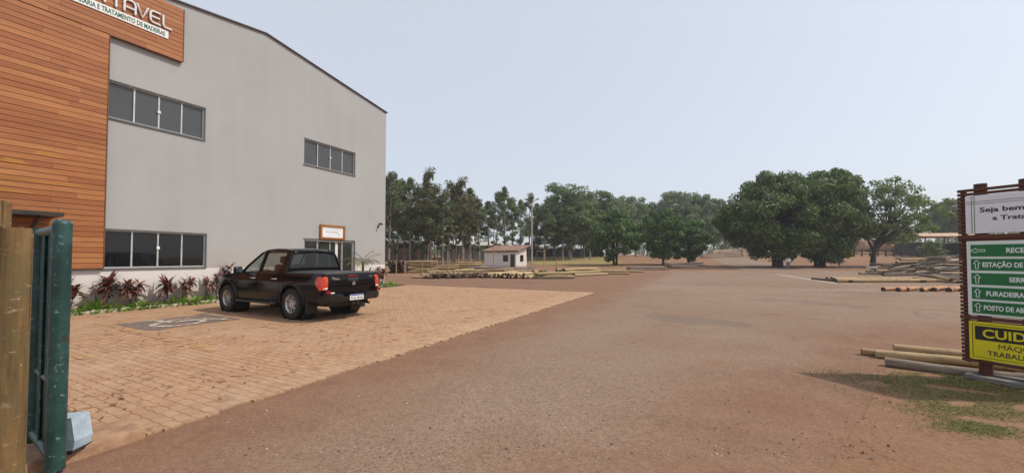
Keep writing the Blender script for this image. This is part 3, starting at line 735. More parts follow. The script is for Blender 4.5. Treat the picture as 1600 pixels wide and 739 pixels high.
for s in (1,-1):
    m=MB(); m.add([(2.38,s*.79,1.12),(1.545,s*.812,1.125),(1.495,s*.622,1.70),(1.70,s*.598,1.668)],[(0,1,2,3)]); m.build('window',M['car_glass'],DR[('front_door',s)],fix=False)
    m=MB(); m.add([(1.455,s*.812,1.125),(.66,s*.810,1.13),(.585,s*.735,1.34),(.60,s*.62,1.69),(1.42,s*.622,1.715)],[(0,1,2,3,4)]); m.build('window',M['car_glass'],DR[('rear_door',s)],fix=False)
for s in (1,-1):
    for x,nm in ((1.62,'front_seat'),):
        m=MB(); m.bbox((x-.30,s*.36-.24,.62),(x+.25,s*.36+.24,.80),.06,seg=2); m.bbox((-.09,-.23,0),(.09,.23,.62),.06,seg=2,M=Matrix.Translation((x-.33,s*.36,.74))@Matrix.Rotation(R(-14),4,'Y'))
        m.bbox((-.05,-.13,0),(.06,.13,.20),.04,seg=2,M=Matrix.Translation((x-.50,s*.36,1.37))@Matrix.Rotation(R(-10),4,'Y')); m.build(nm,M['seat'],TK,smooth=60)
m=MB(); m.bbox((.55,-.65,.62),(1.0,.65,.78),.05); m.bbox((.45,-.65,.76),(.58,.65,1.20),.05)
for y in (-.38,.38): m.bbox((.45,y-.12,1.22),(.53,y+.12,1.36),.03)
m.build('rear_bench',M['seat'],TK)
m=MB(); m.bbox((2.12,-.72,.85),(2.46,.72,1.09),.06); m.lathe([(.165,-.012),(.185,0),(.165,.012)],20,axis='X',c=(2.02,.36,1.02)); m.build('dashboard',M['plastic_black'],TK)
# tailgate with its crease
tg=MB(); rows=[]
for x,z in ((-1.118,1.128),(-1.128,1.118),(-1.172,.865),(-1.168,.845),(-1.140,.825),(-1.118,.60),(-1.10,.585)):
    rows.append([(x-.018*(1-(j/4)**2),.695*j/4,z) for j in range(-4,5)])
tg.grid(rows)
for s in (1,-1): tg.add([(r[-1][0],s*.695,r[-1][2]) for r in rows]+[(-1.06,s*.695,.585),(-1.06,s*.695,1.128)],[tuple(range(9))])
tgo=tg.build('tailgate',P_,TK,smooth=30)
m=MB(); m.bbox((-1.195,-.17,.925),(-1.135,.17,1.02),.02); m.build('handle',M['plastic_black'],tgo)
m=MB(); m.bbox((-1.172,-.14,1.045),(-1.148,.14,1.085),.008); m.build('brake_light',M['lamp_dark_red'],tgo)
m=MB()
def dia(cx,cz,a): 
    l,w=.062,.033; ca,sa=math.cos(a),math.sin(a)
    return [(cx+p*ca-q*sa,cz+p*sa+q*ca) for p,q in ((0,0),(l/2,w),(l,0),(l/2,-w))]
for a in (90,210,330): m.prism(dia(0,.885,R(a)),-1.205,-1.182,'YZ')
m.build('emblem',M['chrome'],tgo)
m=MB()
for i,(y,w,h) in enumerate(((.60,.05,.045),(.545,.035,.03),(.505,.03,.035),(.47,.025,.03),(.435,.045,.03))): m.box((-1.170,y-w,1.015-i*.006),(-1.150,y,1.015-i*.006+h))
m.box((-1.168,.40,.99),(-1.152,.55,1.003)); m.build('chrome_badge',M['chrome'],tgo)
m=MB()
for y in (-.60,-.56,-.525): m.box((-1.165,y-.012,1.03),(-1.148,y+.014,1.06))
m.build('chrome_badge',M['chrome'],tgo)
m=MB(); m.bbox((-1.157,.505,.655),(-1.128,.655,.69),.008); m.build('white_badge',M['lamp_clear'],tgo)
# tail lamps wrap round the corners
for s in (1,-1):
    m=MB(); sec=[]
    for z,xr,xs,yi in ((1.075,-1.135,-.98,.70),(1.0,-1.160,-.915,.70),(.92,-1.172,-.915,.70),(.83,-1.172,-.985,.705),(.755,-1.165,-1.07,.715)):
        yo=hw(-1.0,z)+.006
        sec.append([(xr+.0,s*yi,z),(xr-.006,s*(yi+yo)/2,z),(xr+.03,s*(yo-.02),z),((xr+xs)/2,s*(yo+.004),z),(xs,s*yo,z)])
    m.grid(sec); top=sec[0]; bot=sec[-1]
    m.add(top+[(-1.03,s*.70,1.075)],[(0,1,2,3,4,5)]); m.add(bot+[(-1.05,s*.715,.755)],[(5,4,3,2,1,0)])
    lo=m.build('tail_lamp',M['lamp_red'],TK,smooth=50)
    m=MB(); z0=.93; m.grid([[(-1.18,s*.716,z),(-1.186,s*.755,z),(-1.172,s*.80,z)] for z in (1.03,.98,.93)]); m.grid([[(-1.17,s*.716,z),(-1.176,s*.755,z),(-1.162,s*.80,z)] for z in (1.03,.98,.93)]); m.build('turn_signal',M['lamp_orange'],lo)
    m=MB(); m.grid([[(-1.180,s*.722,z),(-1.184,s*.76,z),(-1.165,s*.815,z)] for z in (.815,.775)]); m.build('reversing_light',M['lamp_clear'],lo)
# rear bumper
bm_=MB(); rows=[]
for y in np.linspace(-.865,.865,25):
    e=abs(y)/.865; bx=-1.30+.06*e**2+(.16*max(0,(e-.86)/.14)**2)
    dip=.075 if abs(y)<.30 else 0
    zt=.645-dip; rows.append([(-1.10,y,zt),(bx+.05,y,zt+.002),(bx,y,zt-.03),(bx+.005,y,.52),(bx+.05,y,.455),(-1.05,y,.43)])
bm_.grid(rows)
for s in (0,-1): bm_.add(rows[s],[tuple(range(6))])
for s in (1,-1): bm_.bbox((-1.12,s*.80-.05,.45),(-.80,s*.80+.055,.60),.03)
bo=bm_.build('rear_bumper',simple('bumper_paint',lin(.012,.012,.014),lin(.022,.02,.019),.28),TK,smooth=35)
m=MB(); m.bbox((-1.325,-.205,.475),(-1.308,.205,.615),.006); pl_=m.build('number_plate',M['sign_white'],TK)
m=MB(); m.box((-1.3275,-.200,.585),(-1.3255,.200,.612)); m.build('blue_band',simple('plate_blue',lin(.02,.05,.32),lin(.02,.05,.3),.4),pl_)
pt=lettering('FUO 0H44',.068,.34,-.17,.492,0,simple('plate_ink',lin(.03,.04,.12),lin(.05),.5),pl_,bold=.01)
for v in pt.data.vertices: v.co=Vector((-1.3262-(.001 if v.co.y<0 else 0),-v.co.x,v.co.z))
for s in (1,-1): m=MB(); m.bbox((-1.275,s*.745-.06,.66),(-1.205,s*.745+.06,.735),.012); m.build('reflector',M['lamp_dark_red'],TK)
m=MB(); m.tube([(-1.05,0,.40),(-1.36,0,.40)],.03,8); m.lathe([(0,-.03),(.028,-.01),(.028,.012),(0,.03)],10,axis='Z',c=(-1.36,0,.45)); m.bbox((-1.28,-.10,.37),(-1.22,.10,.44),.01); m.build('tow_hitch',M['dark_metal'],TK)
m=MB(); m.lathe([(.05,-.09),(.30,-.10),(.335,-.05),(.335,.05),(.30,.10),(.05,.09)],28,axis='Z',c=(-.66,.08,.40)); m.build('spare_wheel',M['rubber'],TK,smooth=50)
m=MB(); m.tube([(-.2,-.45,.36),(-1.0,-.52,.36),(-1.16,-.52,.345)],.03,10); m.build('exhaust_pipe',M['dark_metal'],TK)
# soft cover over the bed
m=MB(); rows=[]
for x in np.linspace(-1.145,.35,9): rows.append([(x,.80*j/6,1.155+.028*(1-(j/6)**2)+(.004*math.sin(x*9))) for j in range(-6,7)])
m.grid(rows)
e=rows[0]; m.grid([e,[(p[0]-.012,p[1],p[2]-.012) for p in e],[(p[0]-.012,p[1],1.118) for p in e]])
for s in (0,-1): m.grid([[r[s] for r in rows],[(r[s][0],r[s][1]*1.012,1.122) for r in rows]])
m.build('bed_cover',M['vinyl'],TK,smooth=50)
# arches, steps, flaps, mirrors, lamps
for cx in (0.,3.0):
    for s in (1,-1):
        m=MB(); rows=[]
        for i in range(25):
            a=R(-4+188*i/24); ca,sa=math.cos(a),math.sin(a); rr=[]
            for r,dy in ((RA-.02,-.03),(RA-.02,.018),(RA+.012,.030),(RA+.055,.020),(RA+.075,.001)):
                x=cx+r*ca; z=max(.40,.385+r*sa); rr.append((x,s*(hw(x,z)+dy),z))
            rows.append(rr)
        m.grid(rows); m.build('wheel_arch',P_,TK,smooth=50)
for s in (1,-1):
    m=MB(); m.bbox((.60,s*.90-.075,.335),(2.40,s*.90+.06,.385),.02,seg=2)
    st_=m.build('side_step',simple('step_plastic',lin(.03),lin(.04),.45),TK,smooth=50)
    m=MB()
    for x in (.64,2.22): m.bbox((x,s*.90-.06,.386),(x+.13,s*.90+.058,.391),.002)
    m.build('step_plate',M['alloy'],st_)
    m=MB(); m.bbox((-.60,s*.75-.13,.17),(-.575,s*.75+.12,.55),.008); m.build('mud_flap',M['plastic_black'],TK)
    m=MB(); m.bbox((2.13,s*1.0-.105,1.105),(2.25,s*1.0+.105,1.285),.045,seg=3); m.beam((2.22,s*.80,1.13),(2.20,s*.93,1.15),.06,.05); mo=m.build('side_mirror',P_,TK,smooth=60)
    m=MB(); m.add([(2.127,s*1.0-.08,1.13),(2.127,s*1.0+.08,1.13),(2.127,s*1.0+.08,1.26),(2.127,s*1.0-.08,1.26)],[(0,1,2,3)]); m.build('mirror_glass',M['chrome'],mo)
    m=MB(); m.bbox((3.62,s*.60-.15,.74),(3.80,s*.60+.13,.92),.05,seg=2); m.build('headlight',M['lamp_clear'],TK,smooth=60)
m=MB(); m.bbox((3.82,-.40,.60),(3.89,.40,.80),.02); m.build('grille',M['plastic_black'],TK)
# wheels
def wheel(x,s):
    w=thing('wheel',None,None); w.location=(x,s*.76,.385); w.rotation_euler=(0,0,0 if s>0 else math.pi); w.parent=TK
    rt=.382
    t_=MB(); t_.lathe([(.225,-.115),(.30,-.128),(.355,-.122),(rt-.006,-.095),(rt,-.05),(rt,.05),(rt-.006,.095),(.355,.122),(.30,.128),(.225,.115)],44)
    for i in range(60):
        a=2*math.pi*i/60
        for sgn_ in (1,-1):
            Mx=Matrix.Rotation(a+sgn_*.03,4,'Y')@Matrix.Translation((0,sgn_*.062,rt-.004)); t_.box((-.012,-.045,0),(.012,.045,.008),M=Mx)
    t_.build('tyre',M['rubber'],w,smooth=40)
    r_=MB(); r_.lathe([(.232,-.10),(.215,-.09),(.212,.06),(.222,.10),(.238,.112),(.234,.118),(.216,.108),(.205,.085)],40)
    r_.lathe([(0,.088),(.045,.088),(.058,.075),(.062,.04),(.0,.04)],24)
    for i in range(6):
        for da in (-.14,.14):
            a=2*math.pi*i/6+R(15); Mx=Matrix.Rotation(a,4,'Y')
            p=Mx@Vector((.04,.074,da*.15)); q=Mx@Vector((.208,.088,da*.30))
            r_.beam(p,q,.028,.026,up=(0,1,0))
        a=2*math.pi*i/6+R(15); Mx=Matrix.Rotation(a,4,'Y')
        r_.prism([(.05,-.028),(.13,-.012),(.13,.012),(.05,.028)],.068,.082,'XZ',M=Mx)
    r_.build('rim',M['alloy'],w,smooth=40)
    d_=MB(); d_.lathe([(0,.0),(.15,.0),(.15,-.03),(0,-.03)],28); d_.lathe([(.20,-.06),(0.0,-.06)],28); d_.build('brake_disc',M['dark_metal'],w)
for x in (0.,3.0):
    for s in (1,-1): wheel(x,s)
# ---------------------------------------------------------------- foliage
def leaf_mesh(name, pts, size, mat, droop=.0, aspect=.5, out=None):
    """a quad per leaf at each point, free orientation"""
    n=len(pts); d=rng.normal(size=(n,3)); d[:,2]-=droop
    nn=rng.normal(size=(n,3))*.55
    if out is not None: nn+=out*.85; nn[:,2]+=.25
    nn/=np.linalg.norm(nn,axis=1)[:,None]+1e-9
    d-=nn*(d*nn).sum(1)[:,None]; d/=np.linalg.norm(d,axis=1)[:,None]+1e-9
    e=np.cross(nn,d)
    L=size*rng.uniform(.6,1.3,n)[:,None]; W=L*aspect
    v=np.empty((n,4,3)); v[:,0]=pts-d*L*.5; v[:,1]=pts+e*W*.5; v[:,2]=pts+d*L*.5; v[:,3]=pts-e*W*.5
    me=bpy.data.meshes.new(name); me.vertices.add(n*4); me.vertices.foreach_set('co',v.ravel().astype(np.float32))
    me.loops.add(n*4); me.loops.foreach_set('vertex_index',np.arange(n*4,dtype=np.int32))
    me.polygons.add(n); me.polygons.foreach_set('loop_start',np.arange(0,n*4,4,dtype=np.int32))
    me.polygons.foreach_set('loop_total',np.full(n,4,dtype=np.int32)); me.update(calc_edges=True); me.validate()
    me.materials.append(mat); return me
def link(name,me,parent=None):
    o=bpy.data.objects.new(name,me); COL.objects.link(o)
    if parent: o.parent=parent
    return o
def clumps(centers, radii, n, flat=.75):
    c=np.asarray(centers); r=np.asarray(radii)
    idx=rng.integers(0,len(c),n); q=rng.normal(size=(n,3)); q/=np.linalg.norm(q,axis=1)[:,None]
    rad=r[idx]*rng.uniform(0.15,1.,n)**.45
    p=q*rad[:,None]; p[:,2]*=flat; return c[idx]+p, q
def limbs(m, trunk_top, targets, r0, z0):
    for t in targets:
        b=Vector((trunk_top[0],trunk_top[1],0)); a=Vector((b.x*.5,b.y*.5,random.uniform(z0,trunk_top[2]*.95)))
        t=Vector(t); mid=a.lerp(t,.5)+Vector((random.uniform(-.3,.3),random.uniform(-.3,.3),random.uniform(.1,.5)))
        m.tube([a,mid,t],[r0,r0*.6,r0*.2],5,cap=False)

def eucalyptus(H, seed, wide=1.0, leaf_m='leaf_euc', bare=.40):
    """tall pole trunk, narrow ragged crown of hanging clumps"""
    global rng
    random.seed(seed); rng=np.random.default_rng(seed)
    lx,ly=random.uniform(-.5,.5),random.uniform(-.5,.5)
    trunk=[(lx*(k/8)**2+random.uniform(-.06,.06),ly*(k/8)**2,H*.95*k/8-(.2 if k==0 else 0)) for k in range(9)]
    m=MB(); m.tube(trunk,[.16*(1-.85*k/8)+.01 for k in range(9)],7)
    cs=[];rs=[]
    nb=random.randint(24,30)
    for i in range(nb):
        f=bare+(1.-bare)*((i+random.random())/nb); z=H*f
        env=math.sin(min(1,(f-bare)/(1-bare)*1.02+.10)*math.pi)**.7*2.15*wide+.2
        a=random.uniform(0,6.28); rr=env*random.uniform(.25,1.)
        cs.append((lx*f*f+rr*math.cos(a),ly*f*f+rr*math.sin(a),z+random.uniform(-.3,.3))); rs.append(random.uniform(.40,1.05)*(.75+.5*wide)*.8)
    for i in range(4):
        f=random.uniform(bare*.45,bare); a=random.uniform(0,6.28); rr=random.uniform(.3,1.)
        cs.append((rr*math.cos(a),rr*math.sin(a),H*f)); rs.append(random.uniform(.3,.55))
    for c,r in zip(cs,rs):
        zz=max(1.,c[2]-random.uniform(.5,1.6)); f=zz/H
        m.tube([(lx*f*f,ly*f*f,zz),((lx*f*f+c[0])/2,(ly*f*f+c[1])/2,(zz+c[2])/2+.2),c],[.045,.03,.012],4,cap=False)
    pts,q=clumps(cs,rs,4300,.95)
    return m, leaf_mesh('crown',pts,.40,M[leaf_m],droop=.4,aspect=.42,out=q)
def broadleaf(H, RX, RY, z0, seed, n, leafsize, leaf_m, trunks=1, nclump=90, r_clump=(.9,1.7), hollow=.45, bark='bark_dark', tr=.3, shape=None, aspect=.55):
    global rng
    random.seed(seed); rng=np.random.default_rng(seed)
    cs=[];rs=[]
    zc=(H+z0)/2; rz=(H-z0)/2
    while len(cs)<nclump:
        q=Vector((random.gauss(0,1),random.gauss(0,1),random.gauss(0,1))).normalized(); f=random.uniform(hollow,1)**.6
        x,y,z=q.x*RX*f,q.y*RY*f,zc+q.z*rz*f
        wob=1+.16*math.sin(3.1*math.atan2(q.y,q.x)+seed)+.12*math.sin(5*q.z+seed*2+2*q.x)
        x*=wob; y*=wob; z=zc+(z-zc)*(1+.10*math.sin(4*q.x+seed))
        if z<z0*.8: continue
        rr=random.uniform(*r_clump); z=min(z,H-rr*.5)
        cs.append((x,y,z)); rs.append(rr)
    m=MB(); b=random.uniform(-.3,.3)
    for k in range(trunks):
        a=6.28*k/trunks+seed; ox=.55*tr*2*math.cos(a)*(trunks>1); oy=.55*tr*2*math.sin(a)*(trunks>1)
        m.tube([(ox,oy,-.3),(ox*1.2+b*.2,oy*1.2,z0*.6),(ox*2.2+b,oy*2.2,zc*.9),(ox*3+b*1.5,oy*3,zc*1.2)],[tr*1.25,tr,tr*.75,tr*.4],9)
    for c in random.sample(cs,min(len(cs),26)):
        s_=Vector((b*.4,0,random.uniform(z0*.7,zc))); t_=Vector(c); md=s_.lerp(t_,.5)+Vector((0,0,random.uniform(-.2,.6)))
        m.tube([s_,md,t_],[tr*.42,tr*.26,tr*.08],6,cap=False)
    pts,q=clumps(cs,rs,n,.7)
    return m, leaf_mesh('crown',pts,leafsize,M[leaf_m],droop=.1,aspect=aspect,out=q)

def tree(name,label,cat,parts,bark,loc,rz=0,sc=1.,group=None):
    t_=thing(name,label,cat,loc,rz,group); t_.scale=(sc,sc,sc) if not hasattr(sc,'__len__') else sc
    parts[0].build('trunk',M[bark],t_,smooth=60,fix=False) if isinstance(parts[0],MB) else link('trunk',parts[0],t_)
    link('crown',parts[1],t_); return t_
def at(px,D): return (px-800)/600*D
ORD=['first','second','third','fourth','fifth','sixth','seventh','eighth','ninth','tenth','eleventh','twelfth','thirteenth','fourteenth','fifteenth','sixteenth','seventeenth','eighteenth','nineteenth','twentieth','twenty-first','twenty-second']
# the plantation behind the log piles
protos=[]
for k,(w,b,lm) in enumerate(((1.,.42,'leaf_euc'),(1.15,.36,'leaf_euc'),(.85,.5,'leaf_euc'),(1.05,.40,'leaf_euc_brown'),(1.2,.30,'leaf_euc'))):
    protos.append(eucalyptus(16.,40+k,w,lm,b))
ptree=[None]*5
front=[(600,70,280),(608,66,273),(621,71,285),(632,72,284),(641,69,279),(655,75,292),(664,70,285),(673,68,266),(684,74,291),(692,66,300),(701,70,284),(712,78,291),(723,69,280),(735,76,297),(749,72,312),(763,82,316),(776,86,302),(788,82,293),(801,90,312),(814,88,313),(827,94,306),(839,96,319)]
made=[]
for i,(px,D,ty) in enumerate(front):
    k=3 if px==684 or px==673 else (i*2+i//3)%5
    x=at(px,D); z=terrain(x,D); H=(403-ty)/600*D+EYE-z
    lab='slim eucalyptus with pale bare trunk behind the log piles, %s from the warehouse corner'%ORD[i]
    if ptree[k] is None:
        t_=tree('eucalyptus_tree',lab,'tree',protos[k],'bark_pale',(x,D,z),i*1.1,(1.12,1.12,H/16),'eucalyptus row behind the log piles'); ptree[k]=(t_,children(t_))
    else:
        t_=copy_tree(ptree[k][0],ptree[k][1],(x,D,z),i*1.7,(1.05+.2*random.random(),1.12,H/16),lab)
# second and third ranks, seen between the first
ranks=[]
random.seed(3)
for i in range(25):
    px=598+i*(9 if i<17 else 14)+random.uniform(-3,3); D=random.uniform(86,108); ty=random.uniform(300,322)+(8 if px>760 else 0)
    ranks.append((px,D,ty))
for i,(px,D,ty) in enumerate(ranks):
    x=at(px,D); z=terrain(x,D); k=(i*3+1)%5
    copy_tree(ptree[k][0],ptree[k][1],(x,D,z),i*2.3,(1.25,1.25,((403-ty)/600*D+EYE-z)/16),'eucalyptus deep in the plantation, half hidden behind the front row of trunks')['group']='eucalyptus deep in the plantation'
# tall bushy trees in the middle distance
mid=[broadleaf(14.,4.2,4.2,3.0,70+k,11000,.46,'leaf_far',1,70,(.8,1.5),.35,'bark_pale',.22) for k in range(3)]
mt=[None]*3
md=[(866,98,306,1.),(889,96,286,1.25),(912,104,297,1.1),(936,108,300,1.1),(955,116,309,1.05),(975,122,303,1.0),(993,124,308,1.),(1012,128,318,1.0),(1030,132,322,.9),(1047,126,302,1.15),(1070,128,297,1.3),(1094,130,301,1.3),(1116,132,312,1.2),(1134,134,326,1.1),(1466,118,321,.8),(1482,116,316,.85),(1496,112,313,.85),(1512,110,312,.9)]
midn=['left of the mango trees','tallest one over the low shed','beside the tallest over the low shed','over the left mango tree','just right of the left mango tree top','with twin narrow tops between the mango trees','low shoulder between the mango trees','small one left of the right mango trees','behind the gap of the mango trees','dark top left of the widest hazy crown','widest crown over the right mango trees','rounded crown right of the widest','sloping shoulder over the timber stacks','lowest one touching the big fig tree','far right pair, left one beyond the pale tree','far right, rising over the tan shed roof','touching the edge of the signboard','hidden by the signboard']
for i,(px,D,ty,w) in enumerate(md):
    x=at(px,D); z=terrain(x,D)-.2; H=(403-ty)/600*D+EYE-z; k=i%3; sc=(w*1.15,w*1.15,H/14)
    lab='hazy grey-green tree in the distance, '+midn[i]
    if mt[k] is None:
        t_=tree('distant_tree',lab,'tree',mid[k],'bark_pale',(x,D,z),i,sc,'tall trees in the middle distance'); mt[k]=(t_,children(t_))
    else: copy_tree(mt[k][0],mt[k][1],(x,D,z),i*1.3,sc,lab)
# mango trees, dark and low
mg=[broadleaf(10.,4.4,4.4,1.1,90+k,17000,.40,'leaf_mango',2,85,(.7,1.3),.4,'bark_dark',.2) for k in range(2)]
tree('mango_tree','dark dense mango tree on its own right of the street lamp, low skirt of leaves','tree',mg[0],'bark_dark',(at(961,69),69,terrain(18,69)),.4,(1.07,1.0,.99),'mango trees beside the logs')
tree('mango_tree','taller of two dark mango trees behind the low stack of poles','tree',mg[1],'bark_dark',(at(1036,71),71,terrain(28,71)),1.4,(.93,.9,1.03),'mango trees beside the logs')
random.seed(5)
t_=[o for o in bpy.data.objects if o.name.startswith('mango_tree')]
copy_tree(t_[0],children(t_[0]),(at(1076,72),72,terrain(33,72)),2.6,(.92,.9,.86),'lower right one of two dark mango trees, nearest the lane')
# the big figs that shade the lane
fg=broadleaf(15.,9.6,7.5,1.3,121,60000,.52,'leaf_ficus',3,230,(1.1,2.0),.40,'bark_dark',.42)
tree('fig_tree','huge dark spreading fig tree left of the pair, its crown hanging almost to the ground','tree',fg,'bark_dark',(at(1214,59),59,terrain(40,59)),0,(.80,.9,.955),'big shade trees at the lane')
fg=broadleaf(15.,9.0,7.5,1.3,133,60000,.52,'leaf_ficus',3,230,(1.1,1.9),.40,'bark_dark',.42)
tree('fig_tree','huge dark fig tree right of the pair, standing in front of its pale slender neighbour','tree',fg,'bark_dark',(at(1280,60),60,terrain(48,60)),0,(.78,.9,.985),'big shade trees at the lane')
lt=broadleaf(13.6,6.6,5.5,3.6,151,9500,.40,'leaf_light',1,105,(.6,1.25),.25,'bark_dark',.30)
co_=np.empty(len(lt[1].vertices)*3,dtype=np.float32); lt[1].vertices.foreach_get('co',co_); co_=co_.reshape(-1,3); co_[:,0]+=3.4*np.clip((co_[:,2]-1.5)/4,0,1); co_[:,2]-=.10*np.maximum(co_[:,0]-3.5,0)**1.5*.6
lt[1].vertices.foreach_set('co',co_.ravel()); lt[1].update()
lt[0].v=[(p[0]+3.4*min(1,max(0,(p[2]-1.5)/6)),p[1],p[2]) if p[2]>1.5 else p for p in lt[0].v]
for (dx,z_) in ((3.2,6.6),(5.4,8.2),(4.2,10.),(-2.8,9.5),(1.2,11.)):
    lt[0].tube([(.15,0,2.0+random.uniform(0,1.2)),(dx*.6+.8,.2,2.8+z_*.25),(dx+2.6,random.uniform(-1,1),z_)],[.17,.12,.04],7,cap=False)
tree('shade_tree','light green open-crowned tree with a straight dark trunk and spreading limbs','tree',lt,'bark_dark',(at(1362,58),58,terrain(54,58)),0,(1.0,.95,1.0))
sr=broadleaf(5.,2.2,2.2,.4,161,4500,.30,'leaf_light',1,36,(.4,.8),.3,'bark_dark',.10)
tree('shrub','round green bush in front of the tan roofed shed','shrub',sr,'bark_dark',(at(1457,72),72,terrain(79,72)),0,(.85,.85,.80))
# the far wood that closes the view
random.seed(9); rng=np.random.default_rng(9)
cs=[];rs=[]
for i in range(1500):
    px=random.uniform(480,1900); D=random.uniform(165,215); x=at(px,D); z=terrain(x,D)
    cs.append((x,D,z+random.uniform(.5,10.5 if px>890 else 5.0)*(1+.25*math.sin(px*.035)))); rs.append(random.uniform(1.4,2.8))
for i in range(420):
    a=R(random.uniform(58,88)); D=random.uniform(185,240); x,y=D*math.sin(a),D*math.cos(a)
    cs.append((x,y,terrain(x,y)+random.uniform(.5,9.5)*(1+.25*math.sin(a*40)))); rs.append(random.uniform(1.4,2.8))
pts,q=clumps(cs,rs,66000,.9)
tag(link('far_wood',leaf_mesh('far_wood',pts,1.0,M['leaf_far'],.2,.6)),'grey-green wood that closes the view behind the yard','wood',kind='stuff')

# ---------------------------------------------------------------- planting along the wall
def blade(m,base,dirx,L,w,droop,mi=0,n=4,twist=0.):
    d=Vector(dirx).normalized(); s=d.cross(Vector((0,0,1)));
    if s.length<.05: s=Vector((1,0,0))
    s.normalize(); p=Vector(base); k=len(m.v); up=d.copy()
    for i in range(n+1):
        f=i/n; ww=w*(.35+1.3*f if f<.45 else .94*(1-(f-.45)/.55)+.02)
        a=p-s*ww/2; b=p+s*ww/2; m.v+= [tuple(a),tuple(b)]
        up=(up+Vector((0,0,-droop))*(1./n)).normalized(); p=p+up*(L/n)
    for i in range(n): m.f.append((k+2*i,k+2*i+1,k+2*i+3,k+2*i+2)); m.m.append(mi)
def cordyline(label,loc,H,stems,sd,mat='leaf_red',spread=.25,nb=22,L=.42,lean=0.):
    random.seed(sd); t_=thing('cordyline_plant',label,'plant',loc,RZ,'dark red plants along the warehouse wall')
    sm=MB(); lv=MB()
    for k in range(stems):
        hx=random.uniform(-spread,spread)+lean; hy=random.uniform(-.15,.12); h=H*random.uniform(.62,.88)
        sm.tube([(hx*.3,hy*.3,-.02),(hx*.6,hy*.6,h*.5),(hx,hy,h)],[.016,.013,.010],6)
        for i in range(int(nb*1.55)):
            f=random.random(); a=random.uniform(0,6.28); el=random.uniform(-.25,1.25)
            zb=h*(1-.42*f*f)
            blade(lv,(hx*(zb/h),hy*(zb/h),zb),(math.cos(a)*math.cos(el),math.sin(a)*math.cos(el)*.7,math.sin(el)),L*random.uniform(.55,1.1),.10*random.uniform(.7,1.2),random.uniform(.5,1.5))
    sm.build('stem',M['bark_dark'],t_); lv.build('leaves',M[mat],t_,fix=False); return t_
cordyline('dark red plant half hidden by the green gate, leftmost along the wall',FP(-11.75,-.35,.06),.95,3,1)
cordyline('tall plum red plant on a single bare stem under the wood cladding corner',FP(-11.0,-.30,.06),1.18,2,2,nb=34,L=.5,spread=.12)
cordyline('low bronze red bushy plant with drooping leaves under the left window half',FP(-10.42,-.33,.06),.82,3,3,'leaf_bronze',.2,30)
cordyline('dark plum plant with upright leaves under the middle of the low window',FP(-9.62,-.32,.06),.98,2,4,spread=.2,nb=28)
cordyline('leggy red plant of several thin stems under the right half of the low window',FP(-9.22,-.33,.06),.95,4,5,'leaf_bronze',.35,14,.36)
cordyline('sparse reddish plant on thin stems left of the pickup nose',FP(-8.60,-.30,.06),.92,3,6,'leaf_bronze',.25,10,.36)
cordyline('sparse red plant with spiky top beside the pickup front wheel',FP(-8.20,-.34,.06),1.02,3,7,'leaf_red',.25,12,.36)
cordyline('tallest thin red plant rising above the window sill at the pickup nose',FP(-7.85,-.28,.06),1.55,2,8,'leaf_red',.15,14,.36)
cordyline('red plant just in front of the pickup bonnet',FP(-7.25,-.30,.06),1.22,3,9,'leaf_red',.3,16,.36)
cordyline('dusty pink red plant at the right corner of the warehouse behind the tailgate',FP(-.50,-.30,.06),.98,4,10,'leaf_bronze',.3,22,.4)
cordyline('dark red plant peeping over the bed cover near the palm',FP(-1.35,-.30,.06),.95,3,11,'leaf_red',.2,14,.36)
def lime(label,loc,r,H,sd,n=60):
    random.seed(sd); m=MB()
    for i in range(int(n*1.1)):
        a=random.uniform(0,6.28); rr=.95*r*random.random()**.6; el=random.uniform(.2,1.35)
        blade(m,(rr*math.cos(a)*1.0,rr*math.sin(a)*.5,0),(math.cos(a)*math.cos(el),math.sin(a)*math.cos(el),math.sin(el)),H*random.uniform(.7,1.45),.065,random.uniform(.6,1.8))
    o=m.build('ground_plant',M['leaf_lime'],None,fix=False); o.location=loc; o.rotation_euler=(0,0,RZ)
    return tag(o,label,'plant','bright green plants in the bed')
for i,(x,y,r,H,l) in enumerate(((-11.6,-.48,.25,.20,'small bright green clump by the green gate edge'),(-11.15,-.36,.28,.38,'bright lime green clump under the tall plum red plant'),(-10.75,-.50,.3,.22,'low green clump spilling over the white kerb right of the tap'),(-10.3,-.50,.34,.24,'low green clump over the kerb under the bronze red plant'),(-9.85,-.46,.22,.18,'smallest green tuft between two white kerb gaps'),(-9.30,-.48,.30,.34,'bright green clump at the foot of the leggy red plant'),(-8.95,-.50,.25,.24,'green clump just left of the sparse reddish plant'),(-8.45,-.46,.28,.26,'green clump between the sparse red plants by the pickup'),(-7.9,-.46,.2,.2,'green tuft right behind the pickup front wheel'),(-.55,-.50,.42,.30,'broad bright green clump at the warehouse right corner'),(.05,-.42,.42,.30,'bright green clump just past the warehouse corner on the bed end'),(-1.2,-.5,.3,.24,'green clump behind the pickup tail lamp'))):
    lime(l,FP(x,y,.07),r,H,30+i,int(50+r*120))
